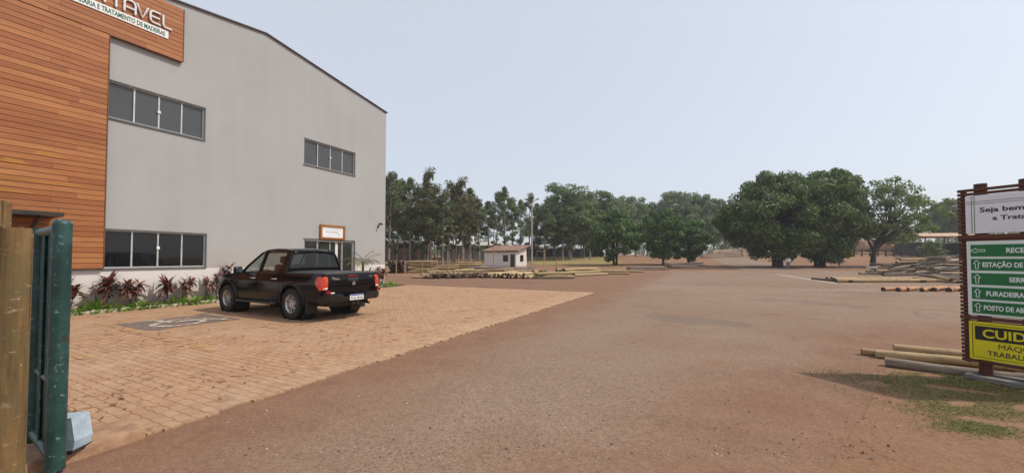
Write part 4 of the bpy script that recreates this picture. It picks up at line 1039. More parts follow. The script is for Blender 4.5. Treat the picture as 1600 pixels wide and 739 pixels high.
# young palm by the entrance
random.seed(77); pm=thing('palm_plant','young palm with arching fronds standing by the glass entrance behind the pickup','plant',FP(-2.2,-.75,.03),RZ)
m=MB(); m.tube([(0,0,0),(.03,0,.6),(.02,.0,1.25)],[.075,.06,.05],9); m.build('stem',M['bark_dark'],pm)
m=MB()
for i in range(13):
    a=6.28*i/13+random.uniform(-.2,.2); el=random.uniform(.55,1.3); d=Vector((math.cos(a)*math.cos(el),math.sin(a)*math.cos(el),math.sin(el))); p=Vector((.02,0,1.22)); L=random.uniform(.75,1.05)
    for k in range(14):
        d=(d+Vector((0,0,-.105))).normalized(); q=p+d*L/14; s=d.cross(Vector((0,0,1))).normalized()
        m.beam(p,q,.012,.012)
        if k>1:
            for sg in (1,-1): blade(m,q,s*sg*.8+d*.7+Vector((0,0,-.15)),.30*(1-.5*abs(k/14-.4)),.022,.9,n=3)
        p=q
m.build('fronds',M['leaf_palm'],pm,fix=False)
# thin patchy grass on the dirt by the signboard
rng=np.random.default_rng(21); random.seed(21); m=MB()
patches=[(5.4,4.75,.55,2.2),(4.75,4.35,.5,1.0),(6.2,4.35,.5,1.5),(4.25,3.55,.22,.7),(5.2,4.0,.45,.9),(4.5,3.9,.3,.6),(5.9,5.1,.4,1.2),(6.9,4.2,.6,1.0),(4.5,5.0,.35,.7)]
wt=[p[3] for p in patches]
for i in range(36000):
    p=random.choices(patches,wt)[0]; x=random.gauss(p[0],p[2]*.95); y=random.gauss(p[1],p[2]*.55)
    if y>5.35-.25*(x-5): continue
    if math.sin(x*9.1+2*math.sin(y*7))+math.sin(y*11.3+x*3)<-1.1: continue
    a=random.uniform(0,6.28); el=random.uniform(.25,1.2)
    blade(m,(x,y,0),(math.cos(a)*math.cos(el),math.sin(a)*math.cos(el),math.sin(el)),random.uniform(.02,.06),.007,random.uniform(.4,1.6),n=2)
tag(m.build('grass',M['grass'],fix=False),'thin yellow-green grass on the red dirt by the signboard','grass',kind='stuff')
# brown leaves lying on the pavers
m=MB()
for i in range(1500):
    x=-random.uniform(2,15.5); y=-random.uniform(1.2,11.2)
    if math.sin(x*1.7+y*.6)+math.sin(y*2.1-x*.8)<.25 or random.random()<.0: continue
    p=FP(x,y,.036); a=random.uniform(0,6.28); n_=random.choice((1,1,1,2,3))
    for k in range(n_):
        q=p+Vector((random.uniform(-.09,.09),random.uniform(-.05,.05),random.uniform(0,.006)))
        blade(m,q,(math.cos(a+k),math.sin(a+k),random.uniform(-.02,.25)),random.uniform(.03,.075),.024,random.uniform(0,.4),n=2)
tag(m.build('fallen_leaves',M['litter'],fix=False),'brown fallen leaves scattered over the brick pavers','leaf litter',kind='stuff')
# ---------------------------------------------------------------- logs: every one an object, lying along its own x
LOGS={}
def log_proto(kind, end, k, L=3.0, r=.10, n=10):
    key=(kind,end,k,L,r)
    if key in LOGS: return LOGS[key]
    random.seed(hash((kind,end,k))%1000 if False else k*17+len(kind)*3+len(end)); b=random.uniform(-.03,.03); c=random.uniform(-.03,.03)
    pts=[(-L/2+L*i/6, b*math.sin(math.pi*i/6)*L/2, c*math.sin(math.pi*i/6)*L/2) for i in range(7)]
    m=MB(); m.tube(pts,[r*(1.06-.14*i/6+random.uniform(-.025,.025)) for i in range(7)],n,0,True,1)
    o=m.build('log',[M[kind],M[end]],smooth=50); LOGS[key]=o.data; bpy.data.objects.remove(o); return LOGS[key]
NLOG=0
def place_log(p,yaw,L,r,kind,end,label,group,pitch=0.,name='log',k=None):
    global NLOG
    k=random.randrange(3) if k is None else k
    o=bpy.data.objects.new(name,log_proto(kind,end,k)); COL.objects.link(o)
    o.location=p; o.rotation_euler=(random.uniform(0,6.28) if pitch==0 else 0,-pitch,yaw) if False else (0,-pitch,yaw)
    o.scale=(L/3.0,r/.10,r/.10); tag(o,label,'log',group); NLOG+=1; return o
def stack(c,yaw,L,r,cols,rows,kind,end,label,group,jit=.15,taper=1,yj=.09,drop=.22):
    """a pile: columns across, rows up, each row one log narrower"""
    ax=Vector((math.cos(yaw),math.sin(yaw),0)); ac=Vector((-ax.y,ax.x,0))
    for j in range(rows):
        n=cols-taper*j
        for i in range(n):
            if j==rows-1 and rows>1 and random.random()<drop: continue
            off=(i-(n-1)/2)*2*r*1.03+random.uniform(-.1,.1)*r
            p=Vector((c[0],c[1],0))+ac*off+ax*random.uniform(-jit,jit)
            p.z=terrain(p.x,p.y)+r+j*r*1.82+random.uniform(-.03,.12)*r*(j>0)
            place_log(p,yaw+random.uniform(-yj,yj),L*random.uniform(.94,1.05),r*random.uniform(.82,1.12),kind,end,label,group,random.uniform(-.018,.03)*(j>0))
random.seed(11)
Y90=R(90)
# left yard, from the warehouse corner to the right
stack((-11.75,40.2),Y90+.05,3.,.115,7,6,'log_dark','end_dark','dark weathered log, butt end facing the yard, in the high stack by the warehouse corner','high dark stack by the warehouse corner',.3,0)
stack((-9.35,40.3),0.03,2.6,.115,3,6,'log_yellow','end_pale','pale yellow pole lying sideways in the tall stack between two stakes','tall yellow stack',.2,0)
stack((-6.9,40.4),0.0,2.3,.11,3,4,'log_tan','end_pale','tan pole in the lower sideways stack right of the tall yellow stack','lower tan stack',.2,0)
stack((-4.6,42.5),0.0,2.7,.12,4,5,'log_yellow','end_dark','bright yellow pole in the stack set back behind the dark row','set-back yellow stack',.2,0)
stack((-4.6,30.9),Y90+.30,3.6,.105,23,2,'log_tan','end_dark','pole with charred dark butt facing the yard in the long low row before the stakes','long dark row left of the little house',.35,3)
stack((-6.6,29.4),.05,1.9,.10,2,1,'log_tan','end_dark','brown pole lying crossways at the left end of the long dark row','crossways poles at the row end',.2)
stack((.1,30.9),Y90-.35,3.8,.105,19,2,'log_yellow','end_dark','yellow pole with blackened butt in the wide row in front of the little house','wide row before the little house',.35,3)
stack((-1.0,38.6),.04,6.2,.12,5,3,'log_grey','end_dark','long grey pole in the heap right under the white wall of the little house','grey heap under the little house',.4,1)
stack((2.9,38.0),.12,4.2,.10,6,1,'log_tan','end_pale','tan pole lying loose around the foot of the street lamp','loose poles at the street lamp foot',.5)
stack((3.2,29.6),.10,2.5,.12,4,2,'log_yellow','end_dark','bright yellow pole crossing the right end of the wide row','yellow poles at the right end of the wide row',.35)
stack((3.0,28.5),.02,2.7,.07,2,1,'log_dark','end_dark','thin dark pole lying on the asphalt edge in front of the yellow poles','thin dark poles on the asphalt',.3)
stack((5.9,34.2),Y90-.9,4.4,.115,11,3,'log_yellow','end_dark','slanting yellow pole with dark butt in the row below the dry lawn','slanting row below the dry lawn',.35,3)
stack((8.6,36.5),.10,4.6,.11,5,2,'log_tan','end_dark','tan pole lying sideways in the right part of the rows below the dry lawn','sideways poles below the dry lawn',.5,1)
stack((10.5,41.5),.05,6.0,.11,5,1,'log_yellow','end_pale','long pale pole at the tip of the rows pointing to the mango trees','long pale poles before the mango tree',.6)
stack((17.3,49.5),.03,5.0,.11,5,2,'log_grey','end_dark','grey brown pole in the low flat stack in front of the mango trees','low flat stack before the mango trees',.3,1)
stack((24.3,54.0),.02,5.0,.12,7,4,'log_grey','end_dark','silvery grey pole in the taller stack near the lane mouth','taller grey stack near the lane',.3,1)
random.seed(19)
for i in range(30):
    x=-7.0+i*.42+random.uniform(-.3,.3); y=random.uniform(32.6,37.0)
    place_log((x,y,.11+random.choice((0,0,.16,.3))),random.choice((.1,-.15,.3,1.2,2.0))+random.uniform(-.2,.2),random.uniform(2.6,4.2),random.uniform(.085,.115),random.choice(['log_tan','log_yellow','log_grey','log_tan']),random.choice(['end_dark','end_pale']),'loose pole lying criss-cross between the long dark rows and the taller stacks','criss-cross poles in the middle of the left yard',random.uniform(-.02,.06))
# right yard
for (x,y,L,r,yw,pt) in ((23.6,24.3,6.4,.115,.02,0),(23.9,25.0,5.9,.125,-.01,0),(24.6,26.3,5.6,.12,.02,0),(24.9,27.0,5.5,.11,-.02,0)):
    place_log((x,y,r+.01),yw,L,r,'log_tan','end_dark','long straight tan pole lying on the asphalt right of the white arrow mark','long rails on the asphalt',0)
for x in (21.2,25.8): place_log((x,25.6,.10),Y90,3.2,.08,'log_dark','end_dark','short dark bearer log lying under the ends of the long rails','bearers under the long rails',0)
random.seed(13)
for i in range(12):
    x=27.3+i*.30; place_log((x,25.0+random.uniform(-.4,.5),.12+.17*(i%2)),Y90+random.uniform(-.5,.5)-.3,random.uniform(2.2,3.2),random.uniform(.085,.13),random.choice(['log_tan','log_grey']),'end_dark','rough knotty pole in the tangle between the long rails and the signboard','rough poles left of the signboard',random.uniform(-.05,.1))
for i in range(45):
    lay=i//9; k=i%9
    x=32.4+lay*.75+(k/9)*(7.4-lay*.7)+random.uniform(-.4,.4); y=33.6+random.uniform(-.7,.7)+lay*.25; z=.12+lay*(.27+.014*k)+random.uniform(-.03,.12)
    place_log((x,y,z),random.uniform(-.6,.45),random.uniform(2.4,4.2),random.uniform(.065,.115),random.choice(['log_dark','log_dark','log_dark','log_tan','log_grey']),random.choice(['end_dark','end_pale']),'thin crooked pole in the dark tangled heap behind the long rails','dark tangled heap',random.uniform(-.09,.13))
place_log((30.6,30.6,.62),-.62,4.6,.055,'log_grey','end_pale','single pale pole leaning down from the dark heap to the asphalt',None,.18)

random.seed(15)
for i in range(11):
    x=18.15+i*.43; place_log((x,18.15+random.uniform(-.12,.12),.095),R(28)+random.uniform(-.12,.12),random.uniform(1.5,2.0),random.uniform(.085,.115),'log_orange','end_dark','short fresh orange log in the neat row on the asphalt nearest the signboard','short orange logs on the asphalt',0)
def place_ends(a,b,r,kind,end,label,group,pitch,k):
    d=Vector((b[0]-a[0],b[1]-a[1],0)); return place_log(((a[0]+b[0])/2,(a[1]+b[1])/2,r),math.atan2(d.y,d.x),d.length,r,kind,end,label,group,0,k=k)
# poles by the signboard, each its own
place_ends((5.36,5.56),(6.75,4.55),.064,'log_grey','end_pale','grey barked pole nearest the camera, lying on the grass edge under the signboard','',0,k=0)
place_ends((5.66,6.02),(7.2,4.95),.062,'log_yellow','end_pale','pale smooth pole in the middle of the bundle under the signboard','',0,k=1)
place_ends((5.60,6.20),(6.9,5.30),.055,'log_tan','end_dark','short brown pole squeezed between the pale poles left of the signboard','',0,k=2)
place_ends((6.28,6.36),(7.9,5.35),.068,'log_tan','end_pale','thick pale pole at the back of the bundle left of the signboard','',0,k=1)
# stakes that hold the stacks
def stake(x,y,H,label,r=.055,lean=0.):
    m=MB(); m.tube([(0,0,-.3),(lean*.5,0,H*.5),(lean,0,H)],[r,r*.95,r*.85],8); o=m.build('stake',M['log_tan'],smooth=50)
    o.location=(x,y,terrain(x,y)); tag(o,label,'stake','stakes between the log stacks')
for x,y,H,l in ((-11.55,38.35,1.25,'pale stake in front of the high dark stack'),(-10.75,38.55,1.35,'stake between the dark stack and the tall yellow stack'),(-8.95,38.4,1.3,'stake in front of the middle of the tall yellow stack'),(-8.05,38.5,1.2,'stake at the right end of the tall yellow stack'),(-7.5,38.6,1.35,'stake at the left of the lower tan stack'),(-6.4,38.7,1.0,'short stake in front of the lower tan stack'),(-5.7,40.9,2.0,'tallest stake left of the set-back yellow stack'),(-4.6,41.0,1.35,'stake in front of the set-back yellow stack'),(-3.4,41.1,1.3,'stake at the right of the set-back yellow stack'),(-7.2,42.9,2.3,'thin tall stake behind the lower tan stack'),(-2.1,44.,4.3,'very tall thin pole standing left of the little house'),(4.2,36.5,1.4,'stake just right of the street lamp'),(19.6,49.0,1.6,'stake at the right of the low flat stack')):
    stake(x,y,H,l)

# ---------------------------------------------------------------- little white house
hx=Vector((.62,58.,terrain(.62,58)))
fd_=Vector((-.85,.5268,0)); hz=math.atan2(-fd_.y,-fd_.x)   # local +x runs from the far left end to the near corner
HS=thing('small_house','little white house with single-slope tiled roof among the log piles','house',hx,hz)
L_,Wd=5.9,3.2; h0,h1=2.62,3.35
m=MB()
m.add([(-L_,0,-.2),(0,0,-.2),(0,0,h0),(-L_,0,h0)],[(0,1,2,3)]); m.add([(0,0,-.2),(0,Wd,-.2),(0,Wd,h1),(0,0,h0)],[(0,1,2,3)])
m.add([(-L_,Wd,-.2),(0,Wd,-.2),(0,Wd,h1),(-L_,Wd,h1)],[(3,2,1,0)]); m.add([(-L_,0,-.2),(-L_,Wd,-.2),(-L_,Wd,h1),(-L_,0,h0)],[(3,2,1,0)])
m.build('wall',M['plinth_paint'],HS,fix=False)
t=NT('old_tiles'); v=t.coord(); w_=t.n('ShaderNodeTexWave',i0=t.mapping(v,(1,1,1)),i1=5.)
c=t.mix(t.cr(t.noise(v,1.3,5,.7),(.35,0),(.7,1)),lin(.40,.27,.21),lin(.28,.135,.09)); c=t.mix(t.math('MULTIPLY',w_.outputs[1],.35),c,lin(.17,.10,.075))
M['old_tiles']=t.done(c,.9,0,t.bump(w_.outputs[1],.6,.05),.2)
sl=(h1-h0)/Wd; m=MB()
m.prism([(-.45,h0-.45*sl+.03),(Wd+.55,h1+.55*sl+.03),(Wd+.55,h1+.55*sl+.11),(-.45,h0-.45*sl+.11)],-L_-.35,.62,'YZ'); m.build('roof',M['old_tiles'],HS)
m=MB()
for y in (-.3,.9,2.1,3.3): m.box((-L_-.30,y-.04,h0+y*sl-.10),(.58,y+.04,h0+y*sl+.022))
m.build('rafters',M['bark_dark'],HS)
m=MB(); m.bbox((-1.0,-.05,.0),(-.25,.02,2.05),.01); d=m.build('door',simple('door_brown',lin(.05,.03,.022),lin(.035),.6),HS); m=MB(); m.bbox((-.36,-.09,1.0),(-.31,-.051,1.08),.01); m.build('handle',M['dark_metal'],d)
def hwin(a,b): 
    m=MB(); m.box(a,b); return m
for nm,(x0,y0,x1,y1) in (('window',(-2.35,-.04,-1.45,.0)),('window',(.0,1.15,.04,2.15))):
    m=MB(); m.box((x0+.003,y0+.003,.95),(x1+.003,y1-.003,1.95)); w=m.build('window',M['fence_wood'],HS)
    m=MB()
    if y1<=0: m.box((x0+.07,y0-.01,1.02),(x1-.07,y0,1.88))
    else: m.box((x1+.004,y0+.07,1.02),(x1+.012,y1-.07,1.88))
    m.build('pane',M['pane_lower'],w)
# street lamp with three heads
SL=thing('street_lamp','tall pale lamp post with small floodlight heads beside the little house','street lamp',(at(831,46),46,0))
m=MB(); m.tube([(0,0,-.2),(0,0,4.5),(0,0,8.25)],[.115,.095,.075],12); m.build('pole',simple('galv',lin(.42,.40,.37),lin(.34,.32,.30),.6,.2),SL,smooth=60)
for x,z,nm in ((-.62,.30,1),(.60,.34,1),(.06,.55,1)):
    m=MB(); m.tube([(0,0,8.2),(x*.5,0,8.25+z*.3),(x,0,8.2+z)],.03,8); a=m.build('arm',M['dark_metal'],SL)
    m=MB(); m.bbox((-.20,-.17,-.05),(.20,.17,.05),.03,M=Matrix.Translation((x*1.12,-.08,8.25+z))@Matrix.Rotation(R(20 if x<0 else -20),4,'Y')); m.build('lamp_head',M['dark_metal'],a)
SP=thing('timber_post','plain slim wooden post with a crossbar between the lamp post and the dry lawn','post',(at(850,45),45,0))
m=MB(); m.tube([(0,0,-.2),(0,0,2.55)],.05,8); m.build('upright',M['log_tan'],SP); m=MB(); m.beam((-.9,0,2.35),(.15,0,2.30),.05,.07); m.build('crossbar',M['log_tan'],SP)
# ---------------------------------------------------------------- sheds
def shed(name,label,x,y,rz,L,W,h0,h1,wallm,roofm,open_front=False,wallh=None,over=.5,posts=5):
    z=terrain(x,y); s=thing(name,label,'shed',(x,y,z),rz)
    m=MB(); wh=wallh or h0-.02
    m.box((-L/2,W-.12,-.6),(L/2,W,min(wh,h0))); m.box((-L/2,.12,-.6),(-L/2+.12,W-.121,wh)); m.box((L/2-.12,.12,-.6),(L/2,W-.121,wh))
    if not open_front: m.box((-L/2,0,-.6),(L/2,.119,wh))
    m.build('wall',wallm,s)
    m=MB(); m.prism([(-over,h0-over*.06),(W/2,h1),(W+over,h0-over*.06),(W+over,h0-over*.06+.10),(W/2,h1+.10),(-over,h0-over*.06+.10)],-L/2-over,L/2+over,'YZ'); m.build('roof',roofm,s)
    for i in range(posts):
        m=MB(); px=-L/2+.1+(L-.2)*i/(posts-1); m.beam((px,-.14,-.6),(px,-.14,h0-.02),.16,.16); m.build('post',M['fence_wood'],s)
    return s
grey_sheet=simple('grey_sheet',lin(.34,.35,.34),lin(.24,.25,.24),.8,scale=.6); dark_sheet=simple('dark_sheet',lin(.05,.045,.045),lin(.035),.7); pale_sheet=simple('pale_sheet',lin(.55,.52,.46),lin(.42,.38,.33),.7,scale=.8); tan_sheet=simple('tan_sheet',lin(.52,.35,.22),lin(.42,.27,.16),.7,scale=.8); brown_wall=simple('brown_wall',lin(.16,.085,.055),lin(.09,.05,.035),.9,scale=1.2)
shed('timber_shed','brown timber shed with dark posts behind the trees by the warehouse corner',at(622,88),88,.02,13,6,4.0,4.7,brown_wall,simple('brown_roof',lin(.17,.13,.10),lin(.1),.8))
shed('grey_shed','grey shed with pale roof edge seen between eucalyptus trunks left of the little house',at(738,98),98,-.02,15,8,3.4,4.4,grey_sheet,pale_sheet)
shed('low_shed','long low grey shed under a wide dark roof above the dry lawn',at(888,112),112,-.03,20,8,4.0,5.6,grey_sheet,dark_sheet,True,2.6)
shed('pale_shed','small pale shed with low gable right behind the little house',at(842,108),108,.3,8,6,2.4,3.4,grey_sheet,pale_sheet,True)
shed('tan_roof_shed','open shed with tan sheet roof and dark inside beside the signboard',at(1490,80),80,-.10,11,7,4.4,5.2,dark_sheet,tan_sheet,True,3.2,.7,4)
# rail fence behind the shade trees, and the timber beyond it
def zt(x,y): return terrain(x,y)
fe=thing('rail_fence','dark brown post and rail fence across the red slope behind the light green tree','fence',(at(1310,84),84,zt(at(1310,84),84)))
fx0=at(1310,84); fx1=at(1462,80); N=13; P=[]
for i in range(N):
    x=fx0+(fx1-fx0)*i/(N-1); y=84-4*i/(N-1); P.append(Vector((x-fx0,y-84,zt(x,y)-zt(fx0,84))))
for i,p in enumerate(P):
    m=MB(); m.beam(p+Vector((0,0,-.3)),p+Vector((0,0,1.55)),.2,.2); m.build('post',M['fence_wood'],fe)
for h_ in (.45,1.0,1.42):
    m=MB()
    for a,b in zip(P[:-1],P[1:]): m.beam(a+Vector((0,.12,h_)),b+Vector((0,.12,h_)),.10,.16)
    m.build('rail',M['fence_wood'],fe)
def lumber(label,x,y,L,W,H,rz,mt,layers=7,group='sawn timber piled beyond the fence',lift=.0):
    m=MB(); h=H/layers; random.seed(int(x*10)+int(y))
    for j in range(layers):
        n=max(2,int(W/.28))
        for i in range(n): m.box((-L/2+random.uniform(-.25,.1),-W/2+i*W/n+.01,j*h+.05),(L/2+random.uniform(-.1,.3),-W/2+(i+1)*W/n-.01,(j+1)*h-.035+.05))
    o=m.build('timber_stack',mt); o.location=(x,y,zt(x,y)+lift); o.rotation_euler=(0,0,rz); return tag(o,label,'timber stack',group)
pink=boards('pink_timber',lin(.40,.24,.18),lin(.34,.19,.14),lin(.46,.30,.22)); pale_t=boards('pale_timber',lin(.72,.55,.38),lin(.64,.47,.32),lin(.78,.62,.45),(.2,2,2))
for i,(px,D,L,W,H,mt,l) in enumerate(((1322,92,4.2,2,1.9,pink,'reddish sawn timber stack, leftmost behind the rail fence under the fig tree'),(1337,93,2.8,2,2.3,pink,'reddish timber block behind the fence left of the tree trunk'),(1350,94,3.4,2,2.9,pale_t,'pale topped timber stack behind the fence touching the tree trunk'),(1377,92,3.0,2,2.7,pink,'pinkish timber stack behind the fence just right of the tree trunk'),(1414,90,5.0,2,1.5,pink,'low long reddish stack behind the fence to the right'),(1437,88,4.0,2,1.3,pale_t,'low pale stack behind the fence nearest the round bush'))):
    lumber(l,at(px,D),D,L,W,H,.05*i,mt)
far=[(1112,104,5,1.0,'low scatter of pale timber at the left end of the far yard'),(1124,112,6,2.0,'pale timber stack at the far left end of the lane'),(1139,108,5,1.5,'pale slanting timber stack left of the lane end'),(1153,116,7,2.3,'long pale timber stack closing the lane'),(1168,110,5,1.5,'low pale timber stack right of the lane end'),(1179,114,6.5,2.6,'high neat pale timber stack by the fig tree'),(1190,112,3,2.2,'last pale timber stack, half behind the fig tree')]
for i,(px,D,L,H,l) in enumerate(far): lumber(l,at(px,D),D,L,2.2,H,.25*math.sin(i*2.1),pale_t,5,'pale timber stacks at the end of the lane')
# orange machine by the timber
mc=thing('orange_tractor','small orange machine standing behind the fence right of the tree trunk','tractor',(at(1394,93),93,zt(at(1394,93),93)),.2)
og=simple('orange_paint',lin(.62,.22,.03),lin(.5,.17,.03),.5)
m=MB(); m.bbox((-1.2,-.5,.7),(.5,.5,1.5),.12,seg=2); m.bbox((.4,-.6,.7),(1.3,.6,1.1),.08); m.build('body',og,mc)
m=MB()
for x in (.45,1.25):
    for y in (-.5,.5): m.beam((x,y,1.1),(x,y,2.35),.08,.08)
m.bbox((.25,-.65,2.35),(1.45,.65,2.47),.04); m.build('cab',og,mc)
for x,r in ((-.8,.45),(.9,.7)):
    for y in (-.62,.62): m=MB(); m.lathe([(0,-.14),(r*.9,-.14),(r,-.08),(r,.08),(r*.9,.14),(0,.14)],20,c=(x,y,r)); m.build('wheel',M['rubber'],mc)
# white marker post and tree kerb
wk=thing('tree_guard','low white boards and a dark-topped white post round the foot of the light green tree','post',(at(1368,56.5),56.5,zt(at(1368,56),56)))
m=MB(); m.bbox((.15,-.06,-.1),(.30,.06,1.55),.02); m.build('white_post',M['white_paint'],wk)
m=MB(); m.bbox((-.28,-.02,.2),(-.10,.10,1.6),.02); m.build('dark_post',M['bark_dark'],wk)
m=MB(); m.bbox((-1.6,-.20,-.1),(.14,-.08,.22),.02); m.build('low_board',M['white_paint'],wk)
wp=thing('white_gatepost','white right-angled pipe frame standing behind the dark heap near the signboard','frame',(at(1492,60),60,zt(at(1492,60),60)))
m=MB(); m.tube([(.3,0,-.3),(.3,0,1.0),(-.7,0,1.05)],.09,8); m.build('pipe',M['white_paint'],wp)
tb=thing('green_tarpaulin','dull green tarpaulin over a low mound behind the dark heap','tarpaulin',(at(1455,56),56,zt(at(1455,56),56)))
m=MB(); rows=[]
for i in range(9):
    rows.append([((j/8-.5)*7.5,(i/8-.5)*3,max(0.,.75*math.cos((j/8-.5)*2.9)*math.cos((i/8-.5)*2.9)+.08*math.sin(i*2.+j*1.7))-.05) for j in range(9)])
m.grid(rows); m.build('sheet',simple('tarp',lin(.10,.13,.10),lin(.16,.17,.13),.7),tb,smooth=180)

# ---------------------------------------------------------------- person walking away under the trees
def skin_mesh(name,J,E,mat,parent,sub=2):
    me=bpy.data.meshes.new(name); me.from_pydata([j[0] for j in J],E,[]); o=bpy.data.objects.new(name,me); COL.objects.link(o)
    md_=o.modifiers.new('s','SKIN'); o.modifiers.new('u','SUBSURF').levels=sub; o.modifiers['u'].render_levels=sub
    for i,j in enumerate(J): me.skin_vertices[0].data[i].radius=(j[1],j[2] if len(j)>2 else j[1]); me.skin_vertices[0].data[i].use_root=(i==0)
    bpy.context.view_layer.update()
    nm=bpy.data.meshes.new_from_object(o.evaluated_get(bpy.context.evaluated_depsgraph_get())); bpy.data.objects.remove(o)
    nm.materials.clear(); nm.materials.append(mat); nm.polygons.foreach_set('use_smooth',[True]*len(nm.polygons))
    q=bpy.data.objects.new(name,nm); COL.objects.link(q); q.parent=parent; return q
PX=(at(1231,51),51.,0)
PE=thing('person','person in a white long-sleeved shirt and blue-grey trousers walking away under the fig trees','person',(PX[0],PX[1],terrain(PX[0],51)),R(-38))
# faces +y; mid-stride
J=[((0,0,.92),.13,.10),((0,.02,1.12),.125,.095),((0,.04,1.36),.15,.10),((0,.06,1.48),.055),((0,.09,1.60),.085,.10),((0,.09,1.70),.07,.085),
   ((.19,.04,1.40),.06),((.25,-.03,1.13),.045),((.24,.10,.90),.036),((.24,.14,.80),.04,.02),
   ((-.19,.04,1.40),.06),((-.25,.07,1.14),.045),((-.23,.22,.93),.036),((-.22,.27,.84),.04,.02),
   ((.10,.0,.86),.09),((.10,.17,.48),.06),((.10,.08,.09),.042),((.10,.24,.035),.04,.03),
   ((-.10,.0,.86),.09),((-.10,-.05,.47),.06),((-.10,-.30,.13),.042),((-.10,-.18,.04),.04,.03)]
E_=[(0,1),(1,2),(2,3),(3,4),(4,5),(2,6),(6,7),(7,8),(8,9),(2,10),(10,11),(11,12),(12,13),(0,14),(14,15),(15,16),(16,17),(0,18),(18,19),(19,20),(20,21)]
skin_mesh('body',J,E_,M['skin'],PE)
g_=.022
sh=[0,1,2,6,7,8,10,11,12]; mp={a:i for i,a in enumerate(sh)}
skin_mesh('shirt',[(J[a][0],J[a][1]+g_,(J[a][2] if len(J[a])>2 else J[a][1])+g_) for a in sh],[(mp[a],mp[b]) for a,b in E_ if a in mp and b in mp],M['cloth_white'],PE)
tr_=[0,14,15,16,18,19,20]; mp={a:i for i,a in enumerate(tr_)}
skin_mesh('trousers',[(J[a][0],J[a][1]+g_*.8,(J[a][2] if len(J[a])>2 else J[a][1])+g_*.8) for a in tr_],[(mp[a],mp[b]) for a,b in E_ if a in mp and b in mp],M['cloth_blue'],PE)
m=MB(); m.lathe([(0,.125),(.06,.115),(.095,.06),(.105,0),(.10,-.05)],16,axis='Z',c=(0,.075,1.66)); m.build('hair',M['hair'],PE,smooth=60)

# ---------------------------------------------------------------- signboard on the right
SB=thing('sign_board','slatted wooden signboard with white, green and yellow panels on the right','signboard',(5.905,5.06,0),math.atan2(-.913,.408))
Wb=1.06
for i,x in enumerate((.178,.54,.90)):
    m=MB(); m.tube([(x,.055,-.3),(x,.055,1.2),(x,.055,2.50)],[.062,.060,.058],14); m.build('post',M['slat_wood'],SB,smooth=50)
m=MB(); z=.225
while z<2.42: m.bbox((0,-.045,z),(Wb,-.012,z+.036),.004); z+=.0495
m.build('slats',M['slat_wood'],SB)
for xa in (.02,Wb-.07): m=MB(); m.box((xa,-.011,.21),(xa+.05,.02,2.43)); m.build('batten',M['slat_wood'],SB)
for za,zb in ((1.79,1.845),(.765,.812)): m=MB(); m.bbox((0,-.061,za),(Wb,-.046,zb),.003); m.build('cross_board',M['slat_wood'],SB)
x0,x1=.075,Wb-.055
def plate(nm,z0,z1,mat,y=-.063): m=MB(); m.bbox((x0,y,z0),(x1,-.0455 if y<-.05 else -.04,z1),.003); return m.build(nm,mat,SB)
gl=dict(spec=.5)
M['p_white']=simple('panel_white',lin(.74,.76,.80),lin(.68,.70,.74),.35,scale=3); M['p_pale']=simple('panel_pale',lin(.72,.79,.76),lin(.66,.73,.70),.35,scale=3)
M['p_green']=simple('panel_green',lin(.010,.16,.045),lin(.012,.135,.04),.35,scale=3); M['p_yellow']=simple('panel_yellow',lin(.70,.62,.015),lin(.62,.54,.015),.35,scale=3); M['p_black']=simple('panel_black',lin(.012),lin(.02),.4)
wp_=plate('welcome_panel',1.86,2.345,M['p_white'])
Yf=-.0645
m=MB()
for xx in (x0+.052,x0+.075): m.box((xx,Yf-.0005,1.862),(xx+.0055,Yf+.001,2.343))
for zz in (2.235,2.262): m.box((x0+.002,Yf-.0009,zz),(x1-.002,Yf-.0006,zz+.0055))
m.build('green_lines',M['p_green'],wp_)
lettering('Seja bem-vindo',.060,.60,.198,2.125,Yf,M['ink'],wp_,bold=.022)
lettering('a Tratamento',.056,.50,.300,2.020,Yf,M['ink'],wp_,bold=.022)
gp=plate('direction_panel',.825,1.763,M['p_pale'])
rows_=[('RECEPÇÃO','left',1.558,.400),('ESTAÇÃO DE','up',1.395,.208),('SERRARIA','up',1.215,.416),('FURADEIRAS','up',1.04,.232),('POSTO DE ABASTECIMENTO','up',.865,.208)]
bz=[(1.568,1.718),(1.392,1.540),(1.213,1.360),(1.030,1.182),(.852,1.003)]
for (s,ar,_,tx),(za,zb) in zip(rows_,bz):
    m=MB(); m.box((x0+.036,-.0665,za),(x1-.03,-.0632,zb)); b_=m.build('green_bar',M['p_green'],gp)
    zc=(za+zb)/2
    w={'RECEPÇÃO':.30,'ESTAÇÃO DE':.315,'SERRARIA':.24,'FURADEIRAS':.318,'POSTO DE ABASTECIMENTO':.645}[s]
    lettering(s,.060,w,tx,zc-.030,-.0675,M['p_pale'],b_,bold=.03)
    m=MB(); ax=x0+.085; up=[(0,.055),(.028,.012),(.012,.012),(.012,-.052),(-.012,-.052),(-.012,.012),(-.028,.012)]
    if ar=='left': up=[(-q*1.15,p) for p,q in up]; ax+=.012
    for p,q in zip(up,up[1:]+up[:1]): m.beam((ax+p[0],-.0672,zc+p[1]),(ax+q[0],-.0672,zc+q[1]),.002,.0065,up=(0,1,0)) if False else m.beam((ax+p[0],-.0674,zc+p[1]),(ax+q[0],-.0674,zc+q[1]),.0065,.0016,up=(0,1,0))
    m.build('arrow',M['p_pale'],b_)
yp=plate('warning_panel',.270,.745,M['p_yellow'])
m=MB()
for a,b in (((x0+.028,0,.300),(x1-.028,0,.305)),((x0+.028,0,.712),(x1-.028,0,.717)),((x0+.028,0,.3055),(x0+.033,0,.7115)),((x1-.033,0,.3055),(x1-.028,0,.7115))): m.box((a[0],Yf-.0006,a[2]),(b[0],Yf+.0006,b[2]))
m.build('border',M['p_black'],yp)
